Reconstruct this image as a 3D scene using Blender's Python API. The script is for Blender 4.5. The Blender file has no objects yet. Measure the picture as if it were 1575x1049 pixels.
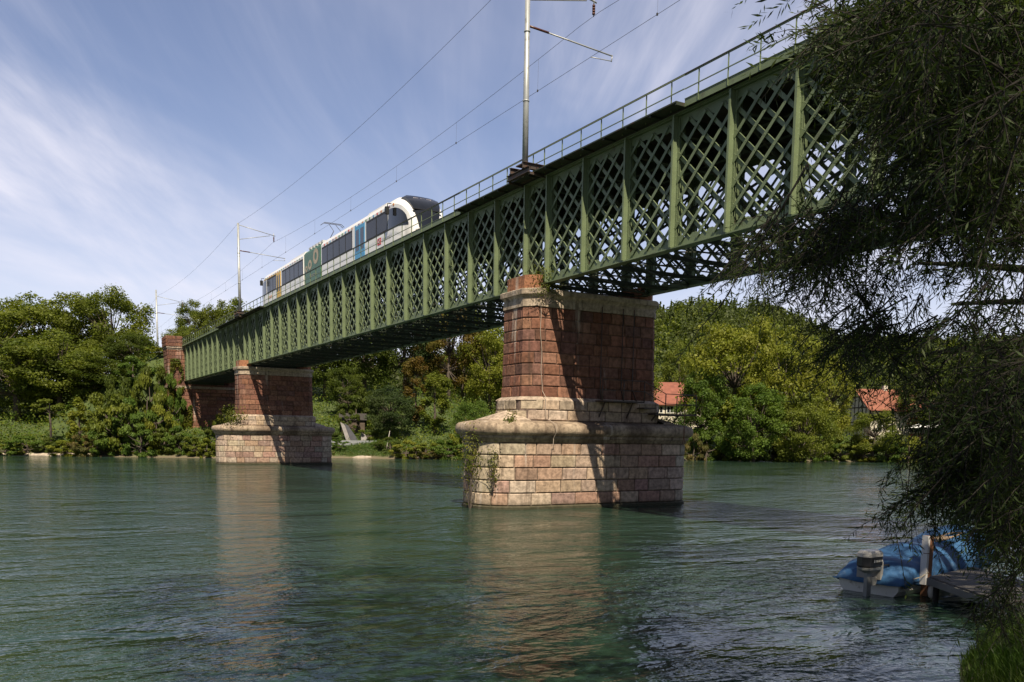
import bpy, math, random
import numpy as np
from mathutils import Vector, Matrix
random.seed(7)
rng = np.random.default_rng(11)
R = math.radians
S = bpy.context.scene
col = S.collection

# ------------------------------------------------------------------ camera
CF, CCY, YAW, PITCH, ROLL, CH = 1337.4544, 827.4252, .5219, -.1166, .0149, 3.2272
cf = np.array([math.sin(YAW)*math.cos(PITCH), math.cos(YAW)*math.cos(PITCH), math.sin(PITCH)])
cr = np.array([math.cos(YAW), -math.sin(YAW), 0.0]); cu = np.cross(cr, cf)
cr, cu = cr*math.cos(ROLL)+cu*math.sin(ROLL), cu*math.cos(ROLL)-cr*math.sin(ROLL)
cam = bpy.data.cameras.new('camera'); camo = bpy.data.objects.new('camera', cam); col.objects.link(camo)
m = Matrix.Identity(4)
for i in range(3):
    m[i][0] = cr[i]; m[i][1] = cu[i]; m[i][2] = -cf[i]
m[2][3] = CH
camo.matrix_world = m
cam.sensor_width = 36; cam.lens = CF/1575*36
cam.shift_y = (CCY-524.5)/1575
cam.clip_start = .1; cam.clip_end = 9000
S.camera = camo

# ------------------------------------------------------------------ light
SUN = Vector((-.30, -.75, 1.0)).normalized()
EL = math.asin(SUN.z)
w = bpy.data.worlds.new("World"); S.world = w; w.use_nodes = True
nt = w.node_tree; nt.nodes.clear()
def nn(t, kind, **kw):
    n = t.nodes.new(kind)
    for k, v in kw.items():
        if k.startswith('i_'):
            n.inputs[k[2:].replace('_', ' ')].default_value = v
        else: setattr(n, k, v)
    return n
sky = nn(nt, 'ShaderNodeTexSky', sky_type='NISHITA', sun_disc=False)
sky.sun_elevation = EL; sky.sun_rotation = math.atan2(SUN.x, SUN.y) % (2*math.pi)
sky.air_density = 1.0; sky.dust_density = .4; sky.ozone_density = 2.0; sky.altitude = 350
tc = nn(nt, 'ShaderNodeTexCoord')
sep = nn(nt, 'ShaderNodeSeparateXYZ'); nt.links.new(tc.outputs['Generated'], sep.inputs[0])
def wm(op, a, b=None, **kw):
    n = nn(nt, 'ShaderNodeMath', operation=op, **kw)
    for i, v in enumerate((a, b)):
        if v is None: continue
        if isinstance(v, (int, float)): n.inputs[i].default_value = v
        else: nt.links.new(v, n.inputs[i])
    return n.outputs[0]
zc_ = wm('ADD', wm('MAXIMUM', sep.outputs[2], 0.0), .16)
px_ = wm('DIVIDE', sep.outputs[0], zc_); py_ = wm('DIVIDE', sep.outputs[1], zc_)
cb = nn(nt, 'ShaderNodeCombineXYZ'); nt.links.new(px_, cb.inputs[0]); nt.links.new(py_, cb.inputs[1])
def cloud(rot, scl, nscale, seed, lo, hi, det=7, dist=.6, rough=.6):
    mp = nn(nt, 'ShaderNodeMapping', vector_type='TEXTURE'); nt.links.new(cb.outputs[0], mp.inputs[0])
    mp.inputs['Rotation'].default_value = (0, 0, R(rot)); mp.inputs['Scale'].default_value = scl
    mp.inputs['Location'].default_value = (seed, seed*.7, seed*.3)
    no = nn(nt, 'ShaderNodeTexNoise'); nt.links.new(mp.outputs[0], no.inputs['Vector'])
    no.inputs['Scale'].default_value = nscale; no.inputs['Detail'].default_value = det
    no.inputs['Roughness'].default_value = rough; no.inputs['Distortion'].default_value = dist
    rp = nn(nt, 'ShaderNodeMapRange', interpolation_type='SMOOTHERSTEP'); nt.links.new(no.outputs[0], rp.inputs[0])
    rp.inputs['From Min'].default_value = lo; rp.inputs['From Max'].default_value = hi
    return rp.outputs[0]
c1 = cloud(57, (3.4, 1.0, 1), 1.15, 3.2, .42, .86, dist=.9)
c2 = cloud(66, (5.0, .8, 1), 1.6, 8.1, .40, .76, dist=.7)
c3 = cloud(50, (1.8, 1.2, 1), .8, 5.4, .35, .75, det=5)
cl = wm('MINIMUM', wm('ADD', wm('MULTIPLY', c1, .62), wm('ADD', wm('MULTIPLY', wm('MULTIPLY', c2, c3), .55), wm('MULTIPLY', c3, .16))), .9)
# whiter air near the horizon
hz = nn(nt, 'ShaderNodeMapRange', interpolation_type='SMOOTHSTEP'); nt.links.new(sep.outputs[2], hz.inputs[0])
hz.inputs['From Min'].default_value = 0.0; hz.inputs['From Max'].default_value = .34
hz.inputs['To Min'].default_value = .55; hz.inputs['To Max'].default_value = .05
cl = wm('MAXIMUM', cl, hz.outputs[0]) if False else wm('ADD', cl, wm('MULTIPLY', wm('SUBTRACT', 1.0, cl), hz.outputs[0]))
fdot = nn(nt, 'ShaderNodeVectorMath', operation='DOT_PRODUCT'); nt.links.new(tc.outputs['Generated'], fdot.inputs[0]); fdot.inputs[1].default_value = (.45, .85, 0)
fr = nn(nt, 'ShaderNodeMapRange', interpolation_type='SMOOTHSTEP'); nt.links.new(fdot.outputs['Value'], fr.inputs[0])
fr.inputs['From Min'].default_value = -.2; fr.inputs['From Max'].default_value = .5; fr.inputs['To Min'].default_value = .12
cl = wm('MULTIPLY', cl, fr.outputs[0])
mix = nn(nt, 'ShaderNodeMix', data_type='RGBA'); nt.links.new(cl, mix.inputs['Factor'])
tint = nn(nt, 'ShaderNodeMix', data_type='RGBA', blend_type='MULTIPLY'); tint.inputs['Factor'].default_value = 1
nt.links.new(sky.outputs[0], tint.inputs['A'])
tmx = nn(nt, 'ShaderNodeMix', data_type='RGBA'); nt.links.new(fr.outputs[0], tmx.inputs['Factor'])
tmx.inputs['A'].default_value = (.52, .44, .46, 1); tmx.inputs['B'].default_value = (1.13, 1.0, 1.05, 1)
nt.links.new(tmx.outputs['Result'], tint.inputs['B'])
nt.links.new(tint.outputs['Result'], mix.inputs['A']); mix.inputs['B'].default_value = (8.2, 8.0, 8.9, 1)
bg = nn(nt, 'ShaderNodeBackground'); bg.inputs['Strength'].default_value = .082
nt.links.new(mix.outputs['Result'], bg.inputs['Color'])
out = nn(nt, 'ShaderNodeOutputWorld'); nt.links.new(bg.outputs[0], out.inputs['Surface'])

sl = bpy.data.lights.new('sun', 'SUN'); slo = bpy.data.objects.new('sun', sl); col.objects.link(slo)
sl.energy = 5.0; sl.angle = R(.5); sl.color = (1, .89, .71)
slo.rotation_euler = SUN.to_track_quat('Z', 'Y').to_euler()
S.view_settings.view_transform = 'Standard'; S.view_settings.look = 'None'
S.view_settings.exposure = .5; S.view_settings.gamma = 1

# ------------------------------------------------------------------ helpers
def ray(px, py):
    return cf + cr*(px-787.5)/CF - cu*(py-CCY)/CF
def atd(px, D, py=665):
    "ground position in the viewing direction of a column at horizontal distance D"
    d = ray(px, py); return (d/np.hypot(d[0], d[1])*D)[:2]
def zat(px, py, D):
    d = ray(px, py); return CH + d[2]/np.hypot(d[0], d[1])*D
def tag(o, label=None, cat=None, group=None, kind=None):
    if label: o['label'] = label
    if cat: o['category'] = cat
    if group: o['group'] = group
    if kind: o['kind'] = kind
    return o
def empty(name, loc=(0, 0, 0), label=None, cat=None, group=None, rz=0):
    o = bpy.data.objects.new(name, None); col.objects.link(o); o.location = loc; o.rotation_euler = (0, 0, rz)
    o.empty_display_size = .2
    return tag(o, label, cat, group)
def mesh_np(name, V, F, mats=(), smooth=False, colors=None, midx=None):
    "V (n,3), F (m,4) or (m,3) int arrays, one poly size"
    V = np.asarray(V, np.float32); F = np.asarray(F, np.int32)
    me = bpy.data.meshes.new(name); k = F.shape[1]
    me.vertices.add(len(V)); me.vertices.foreach_set('co', V.ravel())
    me.loops.add(F.size); me.loops.foreach_set('vertex_index', F.ravel())
    me.polygons.add(len(F))
    me.polygons.foreach_set('loop_start', np.arange(0, F.size, k, dtype=np.int32))
    me.polygons.foreach_set('loop_total', np.full(len(F), k, np.int32))
    if smooth: me.polygons.foreach_set('use_smooth', np.ones(len(F), bool))
    for mt in mats: me.materials.append(mt)
    if midx is not None: me.polygons.foreach_set('material_index', np.asarray(midx, np.int32))
    if colors is not None:
        a = me.color_attributes.new('Col', 'FLOAT_COLOR', 'POINT')
        c = np.ones((len(V), 4), np.float32); c[:, :3] = colors; a.data.foreach_set('color', c.ravel())
    me.update(); me.validate()
    return me
def link(name, me, parent=None, loc=None):
    o = bpy.data.objects.new(name, me); col.objects.link(o)
    if parent: o.parent = parent
    if loc is not None: o.location = loc
    return o
class MB:
    def __init__(s): s.v = []; s.f = []; s.c = []; s.m = []; s.cur = (1, 1, 1); s.mi = 0; s.sm = []
    def add(s, vs, fs, sm=False):
        b = len(s.v); s.v += [tuple(map(float, p)) for p in vs]; s.c += [s.cur]*len(vs)
        for f in fs: s.f.append(tuple(b+i for i in f)); s.m.append(s.mi); s.sm.append(sm)
    def box(s, x0, x1, y0, y1, z0, z1):
        v = [(x, y, z) for z in (z0, z1) for y in (y0, y1) for x in (x0, x1)]
        s.add(v, [(0, 2, 3, 1), (4, 5, 7, 6), (0, 1, 5, 4), (2, 6, 7, 3), (0, 4, 6, 2), (1, 3, 7, 5)])
    def bar(s, a, b, wd, ht, up=(0, 0, 1)):
        "rectangular bar from a to b, wd across, ht along up"
        a = Vector(a); b = Vector(b); d = (b-a).normalized(); u = Vector(up)
        sd = d.cross(u)
        if sd.length < 1e-4: sd = d.cross(Vector((1, 0, 0)))
        sd.normalize(); u = sd.cross(d).normalized()
        v = [p+sd*(i*wd/2)+u*(j*ht/2) for p in (a, b) for i, j in ((-1, -1), (1, -1), (1, 1), (-1, 1))]
        s.add(v, [(0, 3, 2, 1), (4, 5, 6, 7), (0, 1, 5, 4), (1, 2, 6, 5), (2, 3, 7, 6), (3, 0, 4, 7)])
    def tube(s, pts, r, n=8, cap=True):
        pts = [Vector(p) for p in pts]
        rs = r if isinstance(r, (list, tuple)) else [r]*len(pts)
        vs = []; pu = None
        for i, p in enumerate(pts):
            d = (pts[min(i+1, len(pts)-1)]-pts[max(i-1, 0)]).normalized()
            u = pu if pu else (Vector((0, 0, 1)) if abs(d.z) < .9 else Vector((1, 0, 0)))
            sd = d.cross(u).normalized(); u = sd.cross(d).normalized(); pu = u
            for k in range(n):
                t = 2*math.pi*k/n; vs.append(p+(sd*math.cos(t)+u*math.sin(t))*rs[i])
        fs = [(i*n+k, i*n+(k+1) % n, (i+1)*n+(k+1) % n, (i+1)*n+k) for i in range(len(pts)-1) for k in range(n)]
        if cap: fs += [tuple(range(n))[::-1], tuple((len(pts)-1)*n+k for k in range(n))]
        s.add(vs, fs, n > 5)
    def loft(s, rings, close=True, cap=True, sm=False):
        n = len(rings[0]); vs = [p for r in rings for p in r]
        fs = []
        for i in range(len(rings)-1):
            for k in range(n if close else n-1):
                fs.append((i*n+k, i*n+(k+1) % n, (i+1)*n+(k+1) % n, (i+1)*n+k))
        if cap: fs += [tuple(range(n))[::-1], tuple((len(rings)-1)*n+k for k in range(n))]
        s.add(vs, fs, sm)
    def prism(s, poly, axis, a, b):
        "2-D polygon extruded along axis from a to b"
        def P(p, t):
            return {0: (t, p[0], p[1]), 1: (p[0], t, p[1]), 2: (p[0], p[1], t)}[axis]
        n = len(poly)
        s.add([P(p, a) for p in poly]+[P(p, b) for p in poly],
              [tuple(range(n))[::-1], tuple(range(n, 2*n))]+[(i, (i+1) % n, n+(i+1) % n, n+i) for i in range(n)])
    def build(s, name, mats, parent=None, loc=None, colors=False):
        me = bpy.data.meshes.new(name); me.from_pydata(s.v, [], s.f)
        if not isinstance(mats, (list, tuple)): mats = [mats]
        for mt in mats: me.materials.append(mt)
        me.polygons.foreach_set('material_index', s.m); me.polygons.foreach_set('use_smooth', s.sm)
        if colors:
            a = me.color_attributes.new('Col', 'FLOAT_COLOR', 'POINT')
            a.data.foreach_set('color', [x for c in s.c for x in (*c, 1)])
        me.update()
        return link(name, me, parent, loc)
def smooth(a, b, x):
    t = np.clip((x-a)/(b-a), 0, 1); return t*t*(3-2*t)

# ------------------------------------------------------------------ materials
def newmat(name):
    mt = bpy.data.materials.new(name); mt.use_nodes = True; t = mt.node_tree; t.nodes.clear()
    o = nn(t, 'ShaderNodeOutputMaterial'); b = nn(t, 'ShaderNodeBsdfPrincipled'); t.links.new(b.outputs[0], o.inputs[0])
    return mt, t, b, o
def simple(name, c, rough=.6, metal=0, var=.12, vscale=2.0, bump=0, bscale=20, spec=.4, dirt=None):
    mt, t, b, o = newmat(name)
    tc = nn(t, 'ShaderNodeTexCoord')
    no = nn(t, 'ShaderNodeTexNoise'); no.inputs['Scale'].default_value = vscale; no.inputs['Detail'].default_value = 5
    t.links.new(tc.outputs['Object'], no.inputs['Vector'])
    mr = nn(t, 'ShaderNodeMapRange'); t.links.new(no.outputs[0], mr.inputs[0])
    mr.inputs['From Min'].default_value = .3; mr.inputs['From Max'].default_value = .7
    mr.inputs['To Min'].default_value = 1-var; mr.inputs['To Max'].default_value = 1+var
    mx = nn(t, 'ShaderNodeVectorMath', operation='SCALE'); mx.inputs[0].default_value = c
    t.links.new(mr.outputs[0], mx.inputs['Scale'])
    last = mx.outputs[0]
    if dirt:
        n2 = nn(t, 'ShaderNodeTexNoise'); n2.inputs['Scale'].default_value = dirt[1]; n2.inputs['Detail'].default_value = 8
        n2.inputs['Roughness'].default_value = .7
        t.links.new(tc.outputs['Object'], n2.inputs['Vector'])
        m2 = nn(t, 'ShaderNodeMapRange', interpolation_type='SMOOTHSTEP'); t.links.new(n2.outputs[0], m2.inputs[0])
        m2.inputs['From Min'].default_value = dirt[2]; m2.inputs['From Max'].default_value = dirt[3]
        m3 = nn(t, 'ShaderNodeMix', data_type='RGBA'); t.links.new(m2.outputs[0], m3.inputs['Factor'])
        t.links.new(last, m3.inputs['A']); m3.inputs['B'].default_value = (*dirt[0], 1); last = m3.outputs['Result']
    t.links.new(last, b.inputs['Base Color'])
    b.inputs['Roughness'].default_value = rough; b.inputs['Metallic'].default_value = metal
    b.inputs['Specular IOR Level'].default_value = spec
    if bump:
        n3 = nn(t, 'ShaderNodeTexNoise'); n3.inputs['Scale'].default_value = bscale; n3.inputs['Detail'].default_value = 6
        t.links.new(tc.outputs['Object'], n3.inputs['Vector'])
        bp = nn(t, 'ShaderNodeBump'); bp.inputs['Strength'].default_value = 1; bp.inputs['Distance'].default_value = bump
        t.links.new(n3.outputs[0], bp.inputs['Height']); t.links.new(bp.outputs[0], b.inputs['Normal'])
    return mt
def leafmat(name, c, c2, transl=.40, vs=.35, rv=.25):
    mt, t, b, o = newmat(name)
    tc = nn(t, 'ShaderNodeTexCoord'); oi = nn(t, 'ShaderNodeObjectInfo'); geo = nn(t, 'ShaderNodeNewGeometry')
    no = nn(t, 'ShaderNodeTexNoise'); no.inputs['Scale'].default_value = vs; no.inputs['Detail'].default_value = 3
    t.links.new(geo.outputs['Position'], no.inputs['Vector'])
    mr = nn(t, 'ShaderNodeMapRange'); t.links.new(no.outputs[0], mr.inputs[0])
    mr.inputs['From Min'].default_value = .35; mr.inputs['From Max'].default_value = .65
    mx = nn(t, 'ShaderNodeMix', data_type='RGBA'); t.links.new(mr.outputs[0], mx.inputs['Factor'])
    mx.inputs['A'].default_value = (*c, 1); mx.inputs['B'].default_value = (*c2, 1)
    rl = nn(t, 'ShaderNodeMapRange'); t.links.new(geo.outputs['Random Per Island'], rl.inputs[0])
    rl.inputs['To Min'].default_value = 1-rv; rl.inputs['To Max'].default_value = 1+rv*1.4
    sc = nn(t, 'ShaderNodeVectorMath', operation='SCALE'); t.links.new(mx.outputs['Result'], sc.inputs[0]); t.links.new(rl.outputs[0], sc.inputs['Scale'])
    t.links.new(sc.outputs[0], b.inputs['Base Color']); b.inputs['Roughness'].default_value = .55; b.inputs['Specular IOR Level'].default_value = .25
    tr = nn(t, 'ShaderNodeBsdfTranslucent')
    s2 = nn(t, 'ShaderNodeVectorMath', operation='MULTIPLY'); t.links.new(sc.outputs[0], s2.inputs[0]); s2.inputs[1].default_value = (1.3, 1.35, .5)
    t.links.new(s2.outputs[0], tr.inputs['Color'])
    ms = nn(t, 'ShaderNodeMixShader'); ms.inputs[0].default_value = transl
    t.links.new(b.outputs[0], ms.inputs[1]); t.links.new(tr.outputs[0], ms.inputs[2]); t.links.new(ms.outputs[0], o.inputs[0])
    return mt
def stonemat(name, streak=.5, dark=.4, moss=0.0):
    mt, t, b, o = newmat(name)
    tc = nn(t, 'ShaderNodeTexCoord'); at = nn(t, 'ShaderNodeAttribute', attribute_name='Col')
    def noise(scale, vec, det=6, rough=.6):
        mp = nn(t, 'ShaderNodeMapping'); t.links.new(tc.outputs['Object'], mp.inputs[0]); mp.inputs['Scale'].default_value = vec
        n = nn(t, 'ShaderNodeTexNoise'); n.inputs['Scale'].default_value = scale; n.inputs['Detail'].default_value = det; n.inputs['Roughness'].default_value = rough
        t.links.new(mp.outputs[0], n.inputs['Vector']); return n.outputs[0]
    def mr(v, a, b_, c=0, d=1):
        n = nn(t, 'ShaderNodeMapRange', interpolation_type='SMOOTHSTEP'); t.links.new(v, n.inputs[0])
        for k, x in zip(('From Min', 'From Max', 'To Min', 'To Max'), (a, b_, c, d)): n.inputs[k].default_value = x
        return n.outputs[0]
    sc = nn(t, 'ShaderNodeVectorMath', operation='SCALE'); t.links.new(at.outputs['Color'], sc.inputs[0])
    t.links.new(mr(noise(5, (1, 1, 1)), .3, .7, .62, 1.25), sc.inputs['Scale'])
    def blend(a, fac, colr):
        x = nn(t, 'ShaderNodeMix', data_type='RGBA'); t.links.new(fac, x.inputs['Factor']); t.links.new(a, x.inputs['A']); x.inputs['B'].default_value = (*colr, 1); return x.outputs['Result']
    c = blend(sc.outputs[0], mr(noise(1.5, (1, 1, .10), 5), .60, .74, 0, streak), (.58, .50, .42))
    c = blend(c, mr(noise(1.1, (1, 1, .3), 7, .7), .52, .78, 0, dark), (.05, .035, .028))
    c = blend(c, mr(noise(2.6, (1, 1, .09), 5, .6), .56, .70, 0, dark*.75), (.07, .045, .032))
    c = blend(c, mr(noise(9, (1, 1, .6), 6, .75), .56, .80, 0, dark), (.06, .04, .03))
    if moss:
        sx = nn(t, 'ShaderNodeSeparateXYZ'); t.links.new(tc.outputs['Object'], sx.inputs[0])
        c = blend(c, mr(sx.outputs[2], .42, .06, 0, moss), (.022, .028, .012))
    t.links.new(c, b.inputs['Base Color']); b.inputs['Roughness'].default_value = .85; b.inputs['Specular IOR Level'].default_value = .2
    bp = nn(t, 'ShaderNodeBump'); bp.inputs['Distance'].default_value = .035; bp.inputs['Strength'].default_value = .9
    t.links.new(noise(7, (1, 1, 1), 8, .65), bp.inputs['Height']); t.links.new(bp.outputs[0], b.inputs['Normal'])
    return mt
M = {}
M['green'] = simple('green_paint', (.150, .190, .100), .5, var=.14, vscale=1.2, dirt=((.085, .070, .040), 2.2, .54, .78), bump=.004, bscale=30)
M['dgreen'] = simple('shade_dark_green_paint', (.035, .045, .028), .6, var=.2, dirt=((.08, .035, .02), 2.5, .5, .75))  # green taken near black, putting the girder interior's shade into the colour
M['iron'] = simple('rusty_iron', (.075, .06, .05), .6, metal=.2, var=.3, dirt=((.14, .05, .02), 4, .5, .7))
M['deck'] = simple('deck_boards', (.05, .04, .035), .85, var=.3)
M['galv'] = simple('galvanised_steel', (.42, .43, .42), .45, metal=.35, var=.10, dirt=((.25, .25, .24), 3, .5, .7))
M['wire'] = simple('wire_metal', (.06, .055, .05), .6)
M['insul'] = simple('insulator_brown', (.10, .035, .02), .3)
M['white'] = simple('white_train_paint', (.83, .82, .80), .3, var=.03, dirt=((.5, .48, .45), 1.0, .55, .8))
M['roofw'] = simple('pale_roof_paint', (.55, .55, .55), .5, var=.08)
M['glass'] = simple('dark_train_glass', (.016, .018, .022), .08, var=.1, spec=.8)
M['band'] = simple('dark_window_band', (.028, .028, .03), .5, var=.05, spec=.15)
M['glass2'] = simple('tinted_window_glass', (.035, .034, .036), .15, var=.35, vscale=.9, spec=.22)
M['blue'] = simple('blue_door_paint', (.045, .30, .56), .35, var=.04)
M['yellow'] = simple('yellow_door_paint', (.70, .42, .02), .35, var=.04)
M['adgreen'] = simple('green_panel_print', (.06, .15, .085), .4, var=.15, vscale=3)
M['adbeige'] = simple('beige_panel_print', (.42, .34, .21), .4, var=.08)
M['red'] = simple('red_mark_paint', (.60, .04, .03), .4)
M['orange'] = simple('orange_mark_paint', (.60, .22, .03), .4)
M['purple'] = simple('purple_mark_paint', (.20, .08, .18), .4)
M['gmark'] = simple('green_mark_paint', (.07, .24, .06), .4)
M['grey'] = simple('grey_mark', (.25, .25, .27), .5)
M['black'] = simple('black_rubber', (.015, .015, .015), .6)
M['lamp'] = simple('lamp_lens', (.55, .5, .5), .1)
M['lamp_red'] = simple('red_lamp_lens', (.45, .15, .2), .1)
M['stone'] = stonemat('pier_stone', .8, .85, .8)
M['bark'] = simple('tree_bark', (.09, .07, .055), .9, var=.3, vscale=3, bump=.02, bscale=12)
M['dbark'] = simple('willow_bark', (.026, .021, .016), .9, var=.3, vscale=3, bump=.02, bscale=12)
M['leaf_dark'] = leafmat('leaf_dark', (.058, .084, .012), (.092, .116, .016))
M['leaf_mid'] = leafmat('leaf_mid', (.098, .128, .016), (.150, .170, .022))
M['leaf_lime'] = leafmat('leaf_lime', (.145, .170, .018), (.205, .210, .028))
M['leaf_fresh'] = leafmat('leaf_fresh', (.072, .124, .018), (.108, .160, .024))
M['leaf_rust'] = leafmat('leaf_rust', (.125, .075, .016), (.110, .100, .018))
M['leaf_blue'] = leafmat('leaf_bluegreen', (.040, .066, .020), (.058, .082, .024))
M['leaf_far'] = leafmat('leaf_far', (.052, .076, .022), (.088, .104, .028), vs=.012, rv=.35)
M['leaf_ivy'] = leafmat('leaf_ivy', (.085, .12, .02), (.15, .14, .02), vs=1.2)
M['leaf_dry'] = leafmat('leaf_dry', (.16, .12, .04), (.09, .10, .03), vs=.8)
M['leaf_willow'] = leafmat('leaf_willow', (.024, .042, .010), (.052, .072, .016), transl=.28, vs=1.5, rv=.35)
M['grass'] = leafmat('grass_blade', (.055, .11, .018), (.10, .14, .03), vs=1.5)

# ------------------------------------------------------------------ terrain and river
FAR = np.array([(-900, 560), (-300, 250), (-90, 168), (-40, 140), (-1.2, 123.4), (12.5, 115.5), (21, 111.5), (38, 112), (51, 105), (91, 100.7), (105, 98.6), (121, 88), (170, 60), (300, 0), (1500, -500)], float)
NEAR = np.array([(-900, 120), (-200, 35), (-40, 9), (0, 3.4), (8, 4.5), (10.1, 6.3), (11.9, 7.5), (14, 8.4), (17, 9.2), (21, 9.6), (27, 9.6), (60, 3), (200, -50), (1500, -620)], float)
def sdist(X, Y, poly):
    best = np.full(np.shape(X), 1e9); sg = np.ones(np.shape(X))
    for (ax, ay), (bx, by) in zip(poly[:-1], poly[1:]):
        dx, dy = bx-ax, by-ay; t = np.clip(((X-ax)*dx+(Y-ay)*dy)/(dx*dx+dy*dy), 0, 1)
        qx, qy = X-ax-t*dx, Y-ay-t*dy; d = np.hypot(qx, qy); c = dx*qy-dy*qx
        u = d < best; best = np.where(u, d, best); sg = np.where(u, np.sign(c), sg)
    return best*sg
def vnoise(X, Y, s):
    return (np.sin(X*s+1.3)*np.cos(Y*s*1.1-.7)+.5*np.sin(X*s*2.3+Y*s*1.7)+.3*np.cos(X*s*4.1-Y*s*3.7+2))/1.8
AZT = np.array([-60, -5, 10, 25, 38, 42, 46, 48, 49.5, 55, 70, 100]); HRT = np.array([0, 0, 4, 28, 55, 59, 57, 49, 40, 37, 32, 25])
def terrain(X, Y):
    X = np.asarray(X, float); Y = np.asarray(Y, float)
    s = sdist(X, Y, FAR); n = -sdist(X, Y, NEAR)
    D = np.hypot(X, Y); az = np.degrees(np.arctan2(X, Y))
    left = 1-smooth(58, 88, X)
    bank = np.where(s < 0, np.maximum(-2, .4*s), 0)
    up = np.minimum(np.maximum(s, 0), 3)*.4
    hl = np.clip((s-4)*.28, 0, 10)
    hr = 3.6*smooth(3, 28, s)
    land = up+hl*left+hr*(1-left)+np.interp(az, AZT, HRT)*smooth(215, 500, D)*smooth(0, 60, s)
    land = land+vnoise(X, Y, .09)*.5*smooth(3, 20, s)
    # railway embankment beyond the abutment
    emb = np.clip(14.3-np.maximum(np.abs(X-23.7)-4.5, 0)*.7, -5, 99)
    land = np.where((Y > 127.5) & (s > 0) & (Y < 420), np.maximum(land, emb-np.maximum(0, 131-Y)*1.0), land)
    land = np.where((Y > 127.5) & (np.abs(X-23.7) < 6) & (Y < 420), np.minimum(land, 14.3), land)
    zn = np.where(n < 0, np.maximum(-2, .45*n), np.minimum(n*.42, 1.5)+smooth(8, 60, n)*4)+vnoise(X, Y, .8)*.08*smooth(0, 2, n)
    return np.where(s > 0, land, np.where(n > -6, np.where(n > 0, zn, np.maximum(bank, zn)), bank))
rings = [0]+list(np.concatenate([np.arange(1.5, 30, .9), np.arange(30, 90, 4), np.arange(90, 150, 1.6), np.arange(150, 620, 7), np.geomspace(630, 7000, 26)]))
naz = 540
A = np.linspace(0, 2*math.pi, naz, endpoint=False); Dg, Ag = np.meshgrid(rings[1:], A, indexing='ij')
X = Dg*np.sin(Ag); Y = Dg*np.cos(Ag); Z = terrain(X, Y)
V = np.concatenate([[[0, 0, float(terrain(0, 0))]], np.stack([X, Y, Z], -1).reshape(-1, 3)])
i = np.arange(len(rings)-2)[:, None]; j = np.arange(naz)[None, :]; j2 = (j+1) % naz
F = np.stack(np.broadcast_arrays(1+i*naz+j, 1+(i+1)*naz+j, 1+(i+1)*naz+j2, 1+i*naz+j2), -1).reshape(-1, 4)[:, ::-1]
mt, t, b, o = newmat('ground_soil')
geo = nn(t, 'ShaderNodeNewGeometry'); sx = nn(t, 'ShaderNodeSeparateXYZ'); t.links.new(geo.outputs['Position'], sx.inputs[0])
no = nn(t, 'ShaderNodeTexNoise'); no.inputs['Scale'].default_value = .6; no.inputs['Detail'].default_value = 8; t.links.new(geo.outputs['Position'], no.inputs['Vector'])
rp = nn(t, 'ShaderNodeValToRGB'); t.links.new(no.outputs[0], rp.inputs[0])
rp.color_ramp.elements[0].position = .3; rp.color_ramp.elements[0].color = (.035, .055, .014, 1)
rp.color_ramp.elements[1].position = .7; rp.color_ramp.elements[1].color = (.085, .115, .028, 1)
mr = nn(t, 'ShaderNodeMapRange'); mr.inputs['From Min'].default_value = .10; mr.inputs['From Max'].default_value = .45
ad = nn(t, 'ShaderNodeMath', operation='MULTIPLY_ADD'); t.links.new(no.outputs[0], ad.inputs[0]); ad.inputs[1].default_value = .8; t.links.new(sx.outputs[2], ad.inputs[2])
sb = nn(t, 'ShaderNodeMath', operation='SUBTRACT'); t.links.new(ad.outputs[0], sb.inputs[0]); sb.inputs[1].default_value = .4
t.links.new(sb.outputs[0], mr.inputs[0])
mx = nn(t, 'ShaderNodeMix', data_type='RGBA'); t.links.new(mr.outputs[0], mx.inputs['Factor']); mx.inputs['A'].default_value = (.15, .12, .075, 1)
t.links.new(rp.outputs[0], mx.inputs['B']); t.links.new(mx.outputs['Result'], b.inputs['Base Color']); b.inputs['Roughness'].default_value = .95
bp = nn(t, 'ShaderNodeBump'); bp.inputs['Distance'].default_value = .25; t.links.new(no.outputs[0], bp.inputs['Height']); t.links.new(bp.outputs[0], b.inputs['Normal'])
tag(link('ground', mesh_np('ground', V, F, [mt], True)), kind='structure')

# river: one sheet, rippled by bump at several scales
mt, t, b, o = newmat('river_water')
geo = nn(t, 'ShaderNodeNewGeometry')
def wn(scale, vec, det=3, rough=.55, dist=0.0, rot=0):
    mp = nn(t, 'ShaderNodeMapping'); t.links.new(geo.outputs['Position'], mp.inputs[0]); mp.inputs['Scale'].default_value = vec; mp.inputs['Rotation'].default_value = (0, 0, R(rot))
    n = nn(t, 'ShaderNodeTexNoise'); n.inputs['Scale'].default_value = scale; n.inputs['Detail'].default_value = det; n.inputs['Roughness'].default_value = rough
    n.inputs['Distortion'].default_value = dist; t.links.new(mp.outputs[0], n.inputs['Vector']); return n.outputs[0]
def tm(op, a, b_=None, c=None):
    n = nn(t, 'ShaderNodeMath', operation=op)
    for k, v in enumerate((a, b_, c)):
        if v is None: continue
        if isinstance(v, (int, float)): n.inputs[k].default_value = v
        else: t.links.new(v, n.inputs[k])
    return n.outputs[0]
def tr_(v, a, b_, c, d):
    n = nn(t, 'ShaderNodeMapRange', interpolation_type='SMOOTHSTEP'); t.links.new(v, n.inputs[0])
    for k, x in zip(('From Min', 'From Max', 'To Min', 'To Max'), (a, b_, c, d)): n.inputs[k].default_value = x
    return n.outputs[0]
swirl = wn(.09, (.7, 1.5, 1), 5, .6, 1.8, 20)
patch = tr_(swirl, .40, .60, .25, 1.35)
patch2 = tr_(wn(.35, (.6, 1.4, 1), 3, .6, 1.0, -25), .35, .65, .5, 1.2)
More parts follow.
